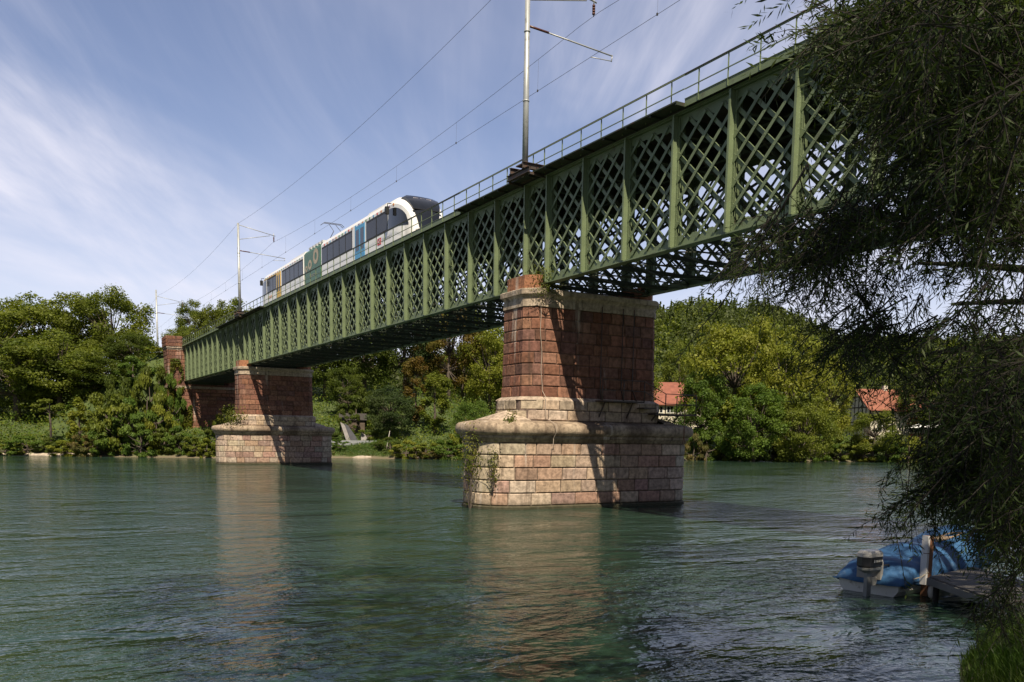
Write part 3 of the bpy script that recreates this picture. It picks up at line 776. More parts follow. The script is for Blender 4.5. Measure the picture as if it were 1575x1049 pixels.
# ------------------------------------------------------------------ train
TX0, TX1 = XC-1.5, XC+1.5
train = empty('train', (XC, 70, RAILZ), 'white commuter train with dark window bands, blue and yellow doors and green middle section', 'train')
def tp(mb, name, mats, parent=train):
    o = mb.build(name, mats, parent)
    if name.endswith('body') or name == 'windscreen': o.data.set_sharp_from_angle(angle=R(28))
    if parent is train: o.location = (-XC, -70, -RAILZ)
    return o
BZ0, BZS, BZT = 15.50, 18.10, 18.72   # skirt bottom, roof shoulder, roof top
def section(y, zt=BZT, zs=BZS, z0=BZ0, hw=1.5):
    pts = [(XC-hw+.10, y, z0), (XC-hw, y, z0+.18), (XC-hw, y, zs)]
    for k in range(1, 8):
        a = math.pi*k/8; pts.append((XC-hw*math.cos(a)*(.97 if k in (1, 7) else 1), y, zs+(zt-zs)*math.sin(a)**.8))
    pts += [(XC+hw, y, zs), (XC+hw, y, z0+.18), (XC+hw-.10, y, z0)]
    return pts
def nose_hw(u): return 1.5-.66*u**2.0
def nose(y0, dirn, L=2.6):
    "rings from y0 outward with the roof curving down"
    rs = []
    for k in range(1, 11):
        u = k/10.0; y = y0+dirn*L*math.sin(u*math.pi/2)
        f = math.cos(u*math.pi/2)**.85
        zt = 16.25+(BZT-16.25)*f; zs = 16.25+(BZS-16.25)*f
        hw = nose_hw(u)
        rs.append(section(y, zt, zs, BZ0+.10*u, hw))
    return rs
def nose_y(z, y0, dirn, L=2.6):
    f = min(1, max(0, (z-16.25)/(BZT-16.25))); u = math.acos(f**(1/.85))/(math.pi/2); return y0+dirn*L*math.sin(u*math.pi/2)
YF, YR = 55.2, 87.6          # where the noses begin (near, far)
YM0, YM1 = 70.2, 74.6        # power module
q = MB(); q.loft(nose(YF, -1)[::-1]+[section(YF), section(YM0-.25)], True, True, True); q.f and None
carA = tp(q, 'near_car_body', M['white'])
q = MB(); q.loft([section(YM1+.25), section(YR)]+nose(YR, 1), True, True, True)
carB = tp(q, 'far_car_body', M['white'])
q = MB(); q.loft([section(YM0, BZT-.12, BZS+.05), section(YM1, BZT-.12, BZS+.05)], True, True, False)
mod = tp(q, 'power_module', M['adgreen'])
q = MB(); q.loft([section(YM0-.25, BZT-.15, BZS-.05, 15.6, 1.38), section(YM0, BZT-.15, BZS-.05, 15.6, 1.38)]); q.loft([section(YM1, BZT-.15, BZS-.05, 15.6, 1.38), section(YM1+.25, BZT-.15, BZS-.05, 15.6, 1.38)])
tp(q, 'bellows', M['black'])
# roof pods
for y0, y1 in ((57.5, 61.0), (76.5, 81.0)):
    q = MB(); q.loft([[(XC-.95, y, BZT-.14), (XC-.8, y, BZT+.13), (XC+.8, y, BZT+.13), (XC+.95, y, BZT-.14)] for y in (y0, y1)]); tp(q, 'roof_unit', M['roofw'])
q = MB(); 
for k in range(5): q.box(XC-1.2, XC+1.2, YM0+.25+k*.8, YM0+.8+k*.8, BZT-.2, BZT-.02)
tp(q, 'roof_grille', M['roofw'])
def side_panel(ya, yb, za, zb, name, mt_, off=.012, parent=None):
    for sx_, s3 in ((TX0, -1), (TX1, 1)):
        q = MB(); q.box(min(sx_, sx_+s3*off), max(sx_, sx_+s3*off), ya, yb, za, zb)
        yield tp(q, name, mt_, parent or train), sx_, s3
ZW0, ZW1 = 16.62, 17.86
def windows(y0, y1, n, gap=.14):
    step = (y1-y0)/n
    for band, sx_, s3 in side_panel(y0, y1, ZW0-.06, ZW1+.06, 'window_band', M['band'], .010):
        for k in range(n):
            q = MB(); q.box(min(sx_, sx_+s3*.020), max(sx_, sx_+s3*.020), y0+k*step+gap/2, y0+(k+1)*step-gap/2, ZW0+.04, ZW1-.10)
            tp(q, 'window', M['glass2'], band)
windows(YM0-7.6, YM0-.45, 5); windows(55.7, 59.7, 2, .2)
windows(YM1+.35, YM1+7.0, 5); windows(83.6, 86.9, 3)
# doors
def door(y0, y1, mt_):
    for d, sx_, s3 in side_panel(y0, y1, BZ0+.12, ZW1+.12, 'door', mt_, .022):
        for a, b in ((y0+.18, (y0+y1)/2-.16), ((y0+y1)/2+.16, y1-.18)):
            q = MB(); q.box(min(sx_, sx_+s3*.030), max(sx_, sx_+s3*.030), a, b, ZW0-.35, ZW1-.15)
            tp(q, 'door_window', M['glass'], d)
door(60.0, 62.0, M['blue']); door(82.0, 83.1+.35, M['yellow'])
list(side_panel(83.5, 88.0, ZW1+.07, ZW1+.15, 'yellow_stripe', M['yellow'], .014))
# coloured squares along the cantrail
sq = [M['orange'], M['blue'], M['blue'], M['gmark'], M['red'], M['purple'], M['gmark'], M['orange']]
q = MB(); k = 0; y = 54.6
while y < YM0-.6:
    q.mi = (k*5) % 8
    for sx_, s3 in ((TX0, -1), (TX1, 1)): q.box(min(sx_, sx_+s3*.012), max(sx_, sx_+s3*.012), y, y+.22, ZW1+.10, ZW1+.24-.0)
    y += .72; k += 1
y = YM1+.5
while y < 87.8:
    q.mi = (k*5) % 8
    for sx_, s3 in ((TX0, -1), (TX1, 1)): q.box(min(sx_, sx_+s3*.012), max(sx_, sx_+s3*.012), y, y+.22, ZW1+.16, ZW1+.24)
    y += .72; k += 1
tp(q, 'coloured_squares', sq)
# cab side windows under the arch
for y0_, dirn in ((YF, -1), (YR, 1)):
    for s3 in (-1, 1):
        q = MB(); g_ = []
        for k in range(15):
            sy = -.35+2.62*k/14; u = math.asin(max(0, min(1, sy/2.6)))/(math.pi/2); x = XC+s3*(nose_hw(u)+.018)
            zt = ZW0-.04+1.28*math.sqrt(max(.0, 1-(max(0, sy)/2.27)**2)); zb = ZW0-.04-.10*max(0, sy-1.2)
            for i in range(3): g_.append((x, y0_+dirn*sy, zb+(max(zt, zb+.01)-zb)*i/2))
        inn = [(x-s3*.06, y, z) for x, y, z in g_]; nb = len(g_); fs = []
        fl_ = (dirn*s3 > 0)
        for k in range(14):
            for i in range(2):
                f4 = (k*3+i, (k+1)*3+i, (k+1)*3+i+1, k*3+i+1); fs.append(f4 if fl_ else f4[::-1]); fs.append(tuple(nb+t_ for t_ in (f4[::-1] if fl_ else f4)))
        bd = [k*3 for k in range(15)]+[14*3+1, 14*3+2]+[k*3+2 for k in range(13, -1, -1)]+[1]
        for u_ in range(len(bd)): a, b = bd[u_], bd[(u_+1) % len(bd)]; fs.append((a, a+nb, b+nb, b) if fl_ else (b, b+nb, a+nb, a))
        q.add(g_+inn, fs); tp(q, 'cab_side_window', M['glass'])
    # windscreen, following the nose curve between the white side arches
    q = MB(); g_ = []
    zz = [18.50-(18.50-16.30)*k/12 for k in range(13)]
    for z in zz:
        yv = nose_y(min(z, BZT-.001), y0_, dirn)+dirn*.05
        uu = (yv-dirn*.05-y0_)*dirn/2.6; uu = math.asin(max(0, min(1, uu)))/(math.pi/2); hw = nose_hw(uu)-.24; row = []
        for j in range(9):
            x = -hw+2*hw*j/8; row.append((XC+x, yv+dirn*(.10*(1-(x/hw)**2)), z+.05*(1-(x/1.5)**2)-(.16 if abs(x) > .9*hw and z > 18.4 else 0)))
        g_.append(row)
    fl = [p for r_ in g_ for p in r_]; b0 = len(fl)
    back = [(x, y-dirn*.30, z-.12) for x, y, z in fl]
    fs = []
    for i in range(12):
        for j in range(8):
            a, b_, c, d = i*9+j, i*9+j+1, (i+1)*9+j+1, (i+1)*9+j
            fs.append((a, b_, c, d) if dirn < 0 else (d, c, b_, a)); fs.append(tuple(x+b0 for x in ((d, c, b_, a) if dirn < 0 else (a, b_, c, d))))
    bd = [j for j in range(9)]+[i*9+8 for i in range(1, 13)]+[12*9+j for j in range(7, -1, -1)]+[i*9 for i in range(11, 0, -1)]
    for u in range(len(bd)): a, b_ = bd[u], bd[(u+1) % len(bd)]; fs.append((a, a+b0, b_+b0, b_) if dirn < 0 else (b_, b_+b0, a+b0, a))
    q.add(fl+back, fs, True)
    ws = tp(q, 'windscreen', M['glass'])
    if dirn < 0:
        q = MB(); z = 18.30; yv = nose_y(z, y0_, dirn)-.16
        for k in range(14):
            if k in (4, 9): continue
            q.box(XC-.62+k*.09, XC-.62+k*.09+.05, yv-.02, yv+.05, z-.035, z+.035)
        tp(q, 'destination_sign', M['lamp'], ws)
        q = MB(); z = 17.45; q.box(XC-1.0, XC+1.0, nose_y(z, y0_, dirn)-.19, nose_y(z, y0_, dirn)-.05, z-.02, z+.02); tp(q, 'windscreen_bar', M['band'], ws)
    for sx_ in (-1, 1):
        q = MB(); yv = y0_+dirn*2.62
        q.tube([(XC+sx_*.76, yv-dirn*.3, 16.16), (XC+sx_*.76, yv+dirn*.06, 16.16)], .10, 12); q.tube([(XC+sx_*.52, yv-dirn*.3, 16.12), (XC+sx_*.52, yv+dirn*.10, 16.12)], .09, 10)
        tp(q, 'headlight', M['lamp_red'] if sx_ > 0 else M['lamp'])
    # skirt opening, coupler
    q = MB(); q.box(XC-1.0, XC+1.0, min(y0_+dirn*1.7, y0_+dirn*2.6), max(y0_+dirn*1.7, y0_+dirn*2.6), 15.25, 15.62)
    q.box(XC-.18, XC+.18, min(y0_+dirn*2, y0_+dirn*3.1), max(y0_+dirn*2, y0_+dirn*3.1), 15.62, 15.84); tp(q, 'coupler', M['black'])
    q = MB(); ym = y0_+dirn*.2
    for sx_ in (TX0-.03, TX1+.03):
        s3 = -1 if sx_ < XC else 1
        q.tube([(sx_, ym, 18.15), (sx_+s3*.28, ym+dirn*.05, 18.10), (sx_+s3*.28, ym+dirn*.05, 17.9)], .03, 6); q.box(min(sx_+s3*.16, sx_+s3*.40), max(sx_+s3*.16, sx_+s3*.40), ym-.05, ym+.15, 17.45, 17.92)
    tp(q, 'mirror', M['black'])
# green module artwork (plain ring shapes) and marks
def ring_shape(mb, cy, cz, ro_y, ro_z, ri_y, ri_z, off, n=24):
    for sx_, s3 in ((TX0, -1), (TX1, 1)):
        x = sx_+s3*off
        o_ = [(x, cy+ro_y*math.cos(2*math.pi*k/n), cz+ro_z*math.sin(2*math.pi*k/n)) for k in range(n)]
        i_ = [(x, cy+ri_y*math.cos(2*math.pi*k/n), cz+ri_z*math.sin(2*math.pi*k/n)) for k in range(n)]
        mb.add(o_+i_, [(k, (k+1) % n, n+(k+1) % n, n+k) if s3 > 0 else (n+k, n+(k+1) % n, (k+1) % n, k) for k in range(n)])
q = MB(); ring_shape(q, YM0+1.15, 17.55, .72, .62, .30, .30, .012); ring_shape(q, YM0+2.75, 17.10, .52, .40, .20, .17, .013); ring_shape(q, YM0+3.75, 16.90, .36, .26, .12, .10, .014)
q.box(TX0-.012, TX0, YM0+1.4, YM0+2.9, 16.20, 16.23); q.box(TX0-.012, TX0, YM0+1.6, YM0+2.7, 16.08, 16.11)
tp(q, 'ring_artwork', M['adbeige'], mod)
q = MB(); q.box(TX0-.014, TX0, 56.9, 57.55, 15.92, 16.36); tp(q, 'red_mark', M['red'])
q = MB(); q.box(TX0-.018, TX0-.013, 57.0, 57.35, 16.20, 16.26); q.box(TX0-.018, TX0-.013, 57.25, 57.35, 16.02, 16.26); q.box(TX0-.018, TX0-.013, 57.0, 57.35, 16.02, 16.08); tp(q, 'mark_lettering', M['white'])
q = MB()
for k in range(8):
    y = 56.65-k*.21; q.box(TX0-.012, TX0, y-.05, y, 16.0+(.03 if k % 3 else 0), 16.24-(.05 if k % 2 else 0)); q.box(TX0-.012, TX0, y-.14, y-.05, 16.16-(.1 if k % 3 == 0 else 0), 16.20-(.1 if k % 3 == 0 else 0))
tp(q, 'grey_lettering', M['grey'])
q = MB()
for k in range(5):
    y = 86.6-k*.28; q.mi = k % 2; q.box(TX0-.012, TX0, y-.18, y, 16.0, 16.26)
tp(q, 'small_lettering', [M['orange'], M['grey']])
# bogies
for yb in (57.5, 72.4, 84.2):
    q = MB(); q.box(XC-1.05, XC+1.05, yb-1.5, yb+1.5, 15.32, 15.50)
    bo = tp(q, 'bogie', M['black'])
    for dy in (-.95, .95):
        for xx in (XC-.75, XC+.75):
            p = MB(); p.tube([(xx-.06, yb+dy, RAILZ+.36), (xx+.06, yb+dy, RAILZ+.36)], .36, 18); tp(p, 'wheel', M['iron'], bo)
# pantograph
pg = MB(); yb = 71.2; zb = BZT-.02
for xx in (-.45, .45): pg.bar((XC+xx, yb-.9, zb+.05), (XC+xx, yb+.5, zb+.05), .05, .05)
for xx in (-.4, .4):
    pg.tube([(XC+xx, yb+.3, zb+.1), (XC+xx*.8, yb-.9, zb+.75)], .03, 6); pg.tube([(XC+xx*.8, yb-.9, zb+.75), (XC+xx*.7, yb+.35, 20.22)], .022, 6)
for dy in (-.12, .2): pg.tube([(XC-.95, yb+.35+dy, 20.12), (XC-.7, yb+.35+dy, 20.32), (XC+.7, yb+.35+dy, 20.32), (XC+.95, yb+.35+dy, 20.12)], .025, 6)
tp(pg, 'pantograph', M['wire'])

# ------------------------------------------------------------------ foliage generators
def leaf_quads(P, size, rngl, up=.3, aspect=.6, nrm=None):
    n = len(P); N = rngl.normal(size=(n, 3)); 
    if nrm is not None: N = N*.8+nrm*1.0
    N[:, 2] += up; N /= np.linalg.norm(N, axis=1)[:, None]
    T = rngl.normal(size=(n, 3)); T -= (T*N).sum(1)[:, None]*N; T /= np.linalg.norm(T, axis=1)[:, None]
    B = np.cross(N, T); s = (size*rngl.uniform(.6, 1.35, n))[:, None]
    V = np.stack([P-T*s*.5, P+B*s*.5*aspect-N*s*.06, P+T*s*.5, P-B*s*.5*aspect-N*s*.06], 1).reshape(-1, 3)
    return V, np.arange(4*n).reshape(-1, 4)
def crown_points(n, H, Rr, base, seed, shape='round', nl=46, lean=0):
    r = np.random.default_rng(seed); C = []; Rc = []
    k = 0
    while len(C) < nl:
        u = r.normal(size=3); u /= np.linalg.norm(u); rad = r.uniform(.45, .95)**.6
        p = u*rad
        if shape == 'cone':
            zz = r.uniform(-1, 1); a = r.uniform(0, 6.28); rr_ = (1-(zz+1)/2)**.8*r.uniform(.4, 1); p = np.array([math.cos(a)*rr_, math.sin(a)*rr_, zz])
        if shape == 'column':
            zz = r.uniform(-1, 1); a = r.uniform(0, 6.28); rr_ = (1-abs(zz)**3)*r.uniform(.3, .95); p = np.array([math.cos(a)*rr_, math.sin(a)*rr_, zz])
        if shape == 'round' and p[2] < -.75: continue
        C.append(p); Rc.append(r.uniform(.14, .27)*(1 if shape == 'round' else 1.0))
    C = np.array(C); Rc = np.array(Rc)
    w_ = Rc**2; idx = r.choice(nl, n, p=w_/w_.sum())
    d = r.normal(size=(n, 3)); d /= np.linalg.norm(d, axis=1)[:, None]
    d[:, 2] = np.where(r.random(n) < .35, np.abs(d[:, 2]), d[:, 2])
    q = r.random(n)**.45
    off = d*(q*Rc[idx])[:, None]; off[:, 2] *= .62; off += r.normal(size=(n, 3))*.025
    P = C[idx]+off
    S_ = np.array([Rr, Rr, (H-base)/2*.92])
    ctr = np.array([0, 0, base+(H-base)/2])
    return P*S_+ctr, d, C*S_+ctr
PROTO = {}
def proto(kind):
    if kind in PROTO: return PROTO[kind]
    spec = {  # H, R, base, n, leaf, shape, clumps
        'broad1': (16, 6.0, .8, 20000, .33, 'round', 105), 'broad2': (16, 5.4, .6, 18000, .32, 'round', 80), 'broad3': (15, 6.6, 1.0, 21000, .34, 'round', 130),
        'slim': (15, 3.1, 1.5, 9000, .32, 'column', 44), 'cone': (9, 2.0, .3, 7000, .26, 'cone', 44),
        'shrub1': (3.4, 2.4, -.5, 6500, .22, 'round', 30), 'shrub2': (3.0, 2.8, -.6, 6500, .24, 'round', 22), 'small': (6, 2.0, 2.6, 4200, .26, 'round', 20)}[kind]
    H, Rr, base, n, lf, sh, nl = spec; sd = abs(hash_(kind))
    P, d, C = crown_points(n, H, Rr, base, sd, sh, nl); r = np.random.default_rng(sd+1)
    V, Fq = leaf_quads(P, lf, r, .25, .62, d)
    me = mesh_np(kind+'_crown', V, Fq, [M['leaf_mid']])
    q = MB(); tr = Rr*.045+.05; pts = [(0, 0, -.6)]
    for k in range(1, 6): pts.append((math.sin(k*1.7+sd)*.05*Rr*.5, math.cos(k*1.3+sd)*.05*Rr*.5, base+(H-base)*.72*k/5 if base > 0 else H*.6*k/5))
    q.tube(pts, [tr*1.25, tr, tr*.8, tr*.6, tr*.4, tr*.15], 8)
    for c in C[::2]:
        a = Vector(pts[2 if c[2] < H*.6 else 3]); e = Vector(c); mid = a.lerp(e, .5)+Vector((0, 0, -.04*H))
        q.tube([a, mid, e], [tr*.35, tr*.2, tr*.06], 5, False)
    tm_ = bpy.data.meshes.new(kind+'_trunk'); tm_.from_pydata(q.v, [], q.f); tm_.materials.append(M['bark']); tm_.polygons.foreach_set('use_smooth', [True]*len(q.f))
    PROTO[kind] = (me, tm_, H, Rr); return PROTO[kind]
def hash_(s): return sum(ord(c)*(i+3)*7 for i, c in enumerate(s))
def plant(kind, px, D, top, wpx, mt_, label, name='tree', cat='tree', group=None, zoff=0, ground=None):
    "a tree at direction px and distance D whose top reaches image row top and whose crown is wpx wide"
    me, tm_, H, Rr = proto(kind); x, y = atd(px, D); g = float(terrain(x, y)) if ground is None else ground
    g += zoff; h = max(.6, zat(px, top, D)-g); wd = wpx/CF*D/2*1.05
    root = empty(name, (x, y, g-.1), label, cat, group, random.uniform(0, 6.28)); root.scale = (wd/Rr, wd/Rr, h/H)
    a = link('crown', me, root); a.material_slots[0].link = 'OBJECT'; a.material_slots[0].material = M[mt_]
    link('trunk' if cat == 'tree' else 'stem', tm_, root)
    return root
FB = 'trees on the far bank'
T_ = [
 # left wood
 ('broad1', -10, 152, 452, 170, 'leaf_mid', 'broad green tree at the left edge of the far bank, cut by the frame'),
 ('broad3', 60, 158, 450, 130, 'leaf_mid', 'tall round-topped tree second from the left edge of the far bank skyline'),
 ('broad2', 118, 155, 446, 110, 'leaf_mid', 'olive green tree in the middle of the left skyline'),
 ('broad1', 178, 148, 436, 110, 'leaf_mid', 'tallest tree of the left wood, its ragged right side against the sky'),
 ('broad3', 205, 140, 510, 70, 'leaf_dark', 'dark green tree leaning out under the tallest tree of the left wood'),
 ('broad2', 30, 138, 520, 150, 'leaf_dark', 'wide dark olive tree in front of the left wood, left of the lone sapling'),
 ('broad3', 95, 136, 505, 130, 'leaf_mid', 'wide domed olive tree directly above the small sapling'),
 ('broad1', 150, 134, 545, 110, 'leaf_dark', 'dark tree in shade behind the conical yellowish tree'),
 ('broad2', 238, 150, 530, 60, 'leaf_dark', 'dark tree behind the foot of the embankment mast'),
 ('small', 78, 124, 607, 40, 'leaf_mid', 'lone small sapling with a thin trunk before the dark hollow on the left'),
 ('cone', 122, 121, 610, 44, 'leaf_lime', 'small conical yellowish green tree at the waterside on the left'),
 # behind the bridge, left
 ('broad2', 303, 165, 458, 52, 'leaf_mid', 'slender poplar-like tree first on the left behind the far end of the bridge'),
 ('broad1', 334, 165, 458, 56, 'leaf_mid', 'slender tree next to the poplar-like one behind the far end of the bridge'),
 ('broad2', 368, 165, 454, 84, 'leaf_mid', 'round tree showing above the railing beside the mast near the train'),
 ('broad3', 290, 160, 500, 60, 'leaf_mid', 'low round tree right behind the abutment tower'),
 ('broad1', 420, 160, 470, 90, 'leaf_dark', 'dark tree behind the lattice of the far span'),
 # centre, under the main span
 ('broad2', 500, 150, 452, 110, 'leaf_dark', 'dark tree under the main span, right beside the farther pier'),
 ('broad1', 560, 148, 440, 110, 'leaf_dark', 'dark green tree under the main span above the tarpaulins'),
 ('broad3', 622, 150, 440, 95, 'leaf_blue', 'bluish dark tree in the middle of the main span'),
 ('broad2', 690, 152, 458, 100, 'leaf_rust', 'tall tree with rusty orange foliage under the main span'),
 ('broad1', 752, 150, 500, 90, 'leaf_lime', 'yellow green tree just left of the nearer pier'),
 ('broad1', 712, 168, 462, 130, 'leaf_mid', 'olive tree behind the yellow green one, its top reaching the bridge underside'),
 ('slim', 640, 132, 545, 52, 'leaf_rust', 'orange brown slim tree under the main span'),
 ('slim', 668, 128, 570, 60, 'leaf_mid', 'layered olive tree with yellow brown tiers near the waterside'),
 ('broad3', 600, 126, 590, 70, 'leaf_blue', 'low dark bluish tree near the shore right of the tarpaulins'),
 ('broad2', 535, 138, 560, 70, 'leaf_dark', 'dark tree overhanging the tarpaulin shelters'),
 ('broad1', 725, 122, 610, 62, 'leaf_fresh', 'low fresh green tree by the water left of the nearer pier'),
 ('broad2', 800, 155, 500, 120, 'leaf_mid', 'tree mostly hidden behind the shaft of the nearer pier'),
 # right of the near pier
 ('broad1', 1125, 142, 476, 145, 'leaf_lime', 'big rounded lime green tree, highest crown right of the nearer pier'),
 ('broad3', 1205, 142, 500, 130, 'leaf_lime', 'broad lime green tree merging into the right side of the biggest crown'),
 ('broad2', 1080, 138, 560, 80, 'leaf_fresh', 'fresh green tree with its crown beside the red hipped roof'),
 ('broad1', 1272, 150, 535, 75, 'leaf_lime', 'yellow green tree left of the half-timbered house'),
 ('broad2', 1160, 134, 585, 100, 'leaf_fresh', 'low green tree leaning over the water below the lime green crowns'),
 ('broad3', 1235, 136, 600, 90, 'leaf_mid', 'dark olive tree beside the small red roofed shed'),
 ('broad1', 1345, 148, 625, 70, 'leaf_mid', 'bushy tree in front of the half-timbered house'),
 ('broad2', 1042, 175, 520, 60, 'leaf_mid', 'olive tree rising behind the red hipped roof'),
 ('broad3', 1440, 170, 560, 110, 'leaf_dark', 'dark tree right of the half-timbered house behind the willow'),
 ('broad1', 1540, 168, 540, 130, 'leaf_dark', 'dark tree at the right edge behind the willow'),
 ('broad2', 950, 150, 520, 120, 'leaf_mid', 'tree hidden behind the shaded face of the nearer pier'),
]
for a in T_: plant(*a[:6], a[6], group=FB)
# waterside shrubs
SH = []
rs_ = random.Random(21)
side = [('leaf_mid', 'olive'), ('leaf_fresh', 'fresh green'), ('leaf_lime', 'yellow green'), ('leaf_dry', 'dry tan'), ('leaf_dark', 'dark green')]
SHR = [(8, 123, 672, 60, 0), (40, 122, 664, 52, 1), (72, 122, 668, 40, 4), (98, 119.5, 672, 46, 2), (148, 118, 650, 50, 1), (178, 119, 590, 70, 0), (205, 118, 600, 64, 1), (216, 116, 640, 50, 1), (240, 118, 612, 56, 2), (252, 116.5, 650, 50, 4), (275, 116, 648, 44, 1), (298, 115, 666, 34, 0), (318, 114, 668, 32, 2), (350, 120, 615, 40, 2),
       (335, 116, 640, 44, 4), (130, 118, 662, 40, 3), (228, 122, 560, 60, 0), (190, 124, 560, 50, 4), (262, 126, 560, 36, 1), (232, 128, 545, 50, 4), (208, 130, 540, 56, 1), (250, 133, 532, 40, 2),
       (505, 126, 655, 34, 4), (538, 129, 622, 34, 4), (566, 126, 652, 34, 0), (580, 122, 676, 26, 1), (548, 134, 600, 60, 4), (520, 121, 672, 28, 1), (625, 117.5, 672, 50, 2), (655, 117.5, 676, 40, 0), (600, 120, 668, 40, 4), (690, 116.5, 670, 50, 1), (712, 118, 648, 44, 2), (735, 116, 678, 40, 3), (640, 117, 684, 30, 3), (672, 117, 690, 36, 3),
       (1068, 134, 660, 40, 3), (1088, 136, 650, 54, 1), (1118, 137, 668, 46, 2), (1150, 138, 655, 54, 4), (1185, 141, 662, 50, 0), (1215, 143, 672, 44, 4), (1240, 145, 668, 44, 1), (1265, 146, 664, 50, 1), (1295, 147, 666, 44, 0), (1330, 148, 668, 50, 2), (1365, 149, 664, 50, 1), (1400, 150, 662, 50, 2), (1440, 152, 664, 56, 0), (1490, 153, 662, 60, 4), (1540, 154, 660, 60, 0)]
place_ = lambda px: ('left of the abutment tower' if px < 250 else 'between the abutment and the farther pier' if px < 400 else 'under the main span' if px < 760 else 'right of the nearer pier')
cnt = {}
for k, (px, D, top_, wd, ci) in enumerate(SHR):
    key = (ci, place_(px)); cnt[key] = cnt.get(key, 0)+1
tot_ = dict(cnt); cur_ = {}
ordn = ['first', 'second', 'third', 'fourth', 'fifth', 'sixth', 'seventh', 'eighth']
order = sorted(range(len(SHR)), key=lambda k: SHR[k][0])
for k in order:
    px, D, top_, wd, ci = SHR[k]; key = (ci, place_(px)); cur_[key] = cur_.get(key, 0)+1
    if tot_[key] == 1: lab = 'single %s waterside shrub %s' % (side[ci][1], key[1])
    else: lab = '%s waterside shrub %s, %s from the left' % (side[ci][1], key[1], ordn[cur_[key]-1])
    plant('shrub1' if k % 2 else 'shrub2', px, D, top_, wd, side[ci][0], lab, 'shrub', 'shrub', 'shrubs along the far waterside')

# undergrowth along the far bank (uncountable)
r = np.random.default_rng(5); n = 90000
seg = r.choice(len(FAR)-4, n, p=(lambda l: l/l.sum())(np.hypot(*(FAR[3:-1]-FAR[2:-2]).T))[:len(FAR)-4] if False else None)
tt = r.random(n); px_u = r.uniform(-40, 1600, n)
P = []
Dd = r.uniform(0, 1, n)
azs = np.array([math.atan2(*(ray(p, 665)[:2])) for p in np.linspace(-40, 1600, 200)])
az_u = np.interp(px_u, np.linspace(-40, 1600, 200), azs)
# shoreline distance per azimuth
def shore_d(azv):
    Ds = np.linspace(85, 200, 400); X_, Y_ = Ds[None]*np.sin(azv)[:, None], Ds[None]*np.cos(azv)[:, None]; s_ = sdist(X_, Y_, FAR)
    return Ds[np.argmax(s_ > 0, 1)]
sd_t = shore_d(azs); sd_u = np.interp(az_u, azs, sd_t)
D_u = sd_u+.6+r.random(n)**1.3*42
X_, Y_ = D_u*np.sin(az_u), D_u*np.cos(az_u)
keep = ~((np.abs(X_-XC) < 5.3) & (Y_ > 124)); keep &= ~((px_u > 515) & (px_u < 600) & (r.random(n) < .93) & (D_u < sd_u+12))
X_, Y_, D_u, sd_u = X_[keep], Y_[keep], D_u[keep], sd_u[keep]; n = len(X_)
hh = (.25+.9*np.clip(vnoise(X_, Y_, .6)+.5, 0, 1.2))*np.clip((D_u-sd_u)/3, .25, 1)*(1+1.6*smooth(6, 20, D_u-sd_u))
P = np.stack([X_, Y_, terrain(X_, Y_)+r.random(n)*hh+.02], 1)
V, Fq = leaf_quads(P, .34, r, .4, .55)
tag(link('undergrowth', mesh_np('undergrowth', V, Fq, [M['leaf_fresh'], M['leaf_dry'], M['leaf_mid']], midx=np.where(D_u-sd_u < 2.2, np.where(r.random(n) < .5, 1, 2), np.where(r.random(n) < .55, 0, 2)))), kind='stuff', label='low weeds and bushes covering the far bank above the waterline', cat='undergrowth')
# small grassy clearing under the main span
r = np.random.default_rng(6); n = 16000
px_u = r.uniform(512, 612, n); az_u = np.interp(px_u, np.linspace(-40, 1600, 200), azs); D_u = np.interp(az_u, azs, sd_t)+.4+r.random(n)*13
P = np.stack([D_u*np.sin(az_u), D_u*np.cos(az_u)], 1); P = np.c_[P, terrain(P[:, 0], P[:, 1])+r.random(n)*.28]
V, Fq = leaf_quads(P, .22, r, .1, .25)
tag(link('riverside_grass', mesh_np('riverside_grass', V, Fq, [M['grass']])), kind='stuff', label='bright grass patch sloping to the water under the main span', cat='grass')

# wooded hill: far trees read as one mass
r = np.random.default_rng(8); nt_ = 4200
az_t = r.uniform(R(10), R(66), nt_); D_t = 200+r.random(nt_)**.75*400
X_, Y_ = D_t*np.sin(az_t), D_t*np.cos(az_t); s_ = sdist(X_, Y_, FAR); k = (s_ > 55) & ~((np.abs(X_-XC) < 9)); X_, Y_, D_t, az_t = X_[k], Y_[k], D_t[k], az_t[k]
G = terrain(X_, Y_); Hh = r.uniform(9, 15, len(X_)); con = r.random(len(X_)) < .3; per = 150
idx = np.repeat(np.arange(len(X_)), per); m_ = len(idx)
d = r.normal(size=(m_, 3)); d /= np.linalg.norm(d, axis=1)[:, None]; d *= (r.random(m_)**.25)[:, None]
Rad = np.where(con, 2.3, r.uniform(3.2, 5.2, len(X_)))[idx]; c = con[idx]
zz = r.random(m_); rc = (1-zz)*1.0
a_ = r.uniform(0, 6.28, m_)
P = np.where(c[:, None], np.stack([X_[idx]+np.cos(a_)*rc*Rad, Y_[idx]+np.sin(a_)*rc*Rad, G[idx]+zz*(Hh[idx]+1)], 1),
             np.stack([X_[idx]+d[:, 0]*Rad, Y_[idx]+d[:, 1]*Rad, G[idx]+Hh[idx]*.62+d[:, 2]*Hh[idx]*.42], 1))
V, Fq = leaf_quads(P, 1.15, r, .3, .8, d)
tag(link('hill_forest', mesh_np('hill_forest', V, Fq, [M['leaf_far'], M['leaf_dark'], M['leaf_mid']], midx=np.where(c, 1, np.where((idx % 5) == 0, 2, 0)))), kind='stuff', label='dense mixed forest covering the far hills', cat='forest')

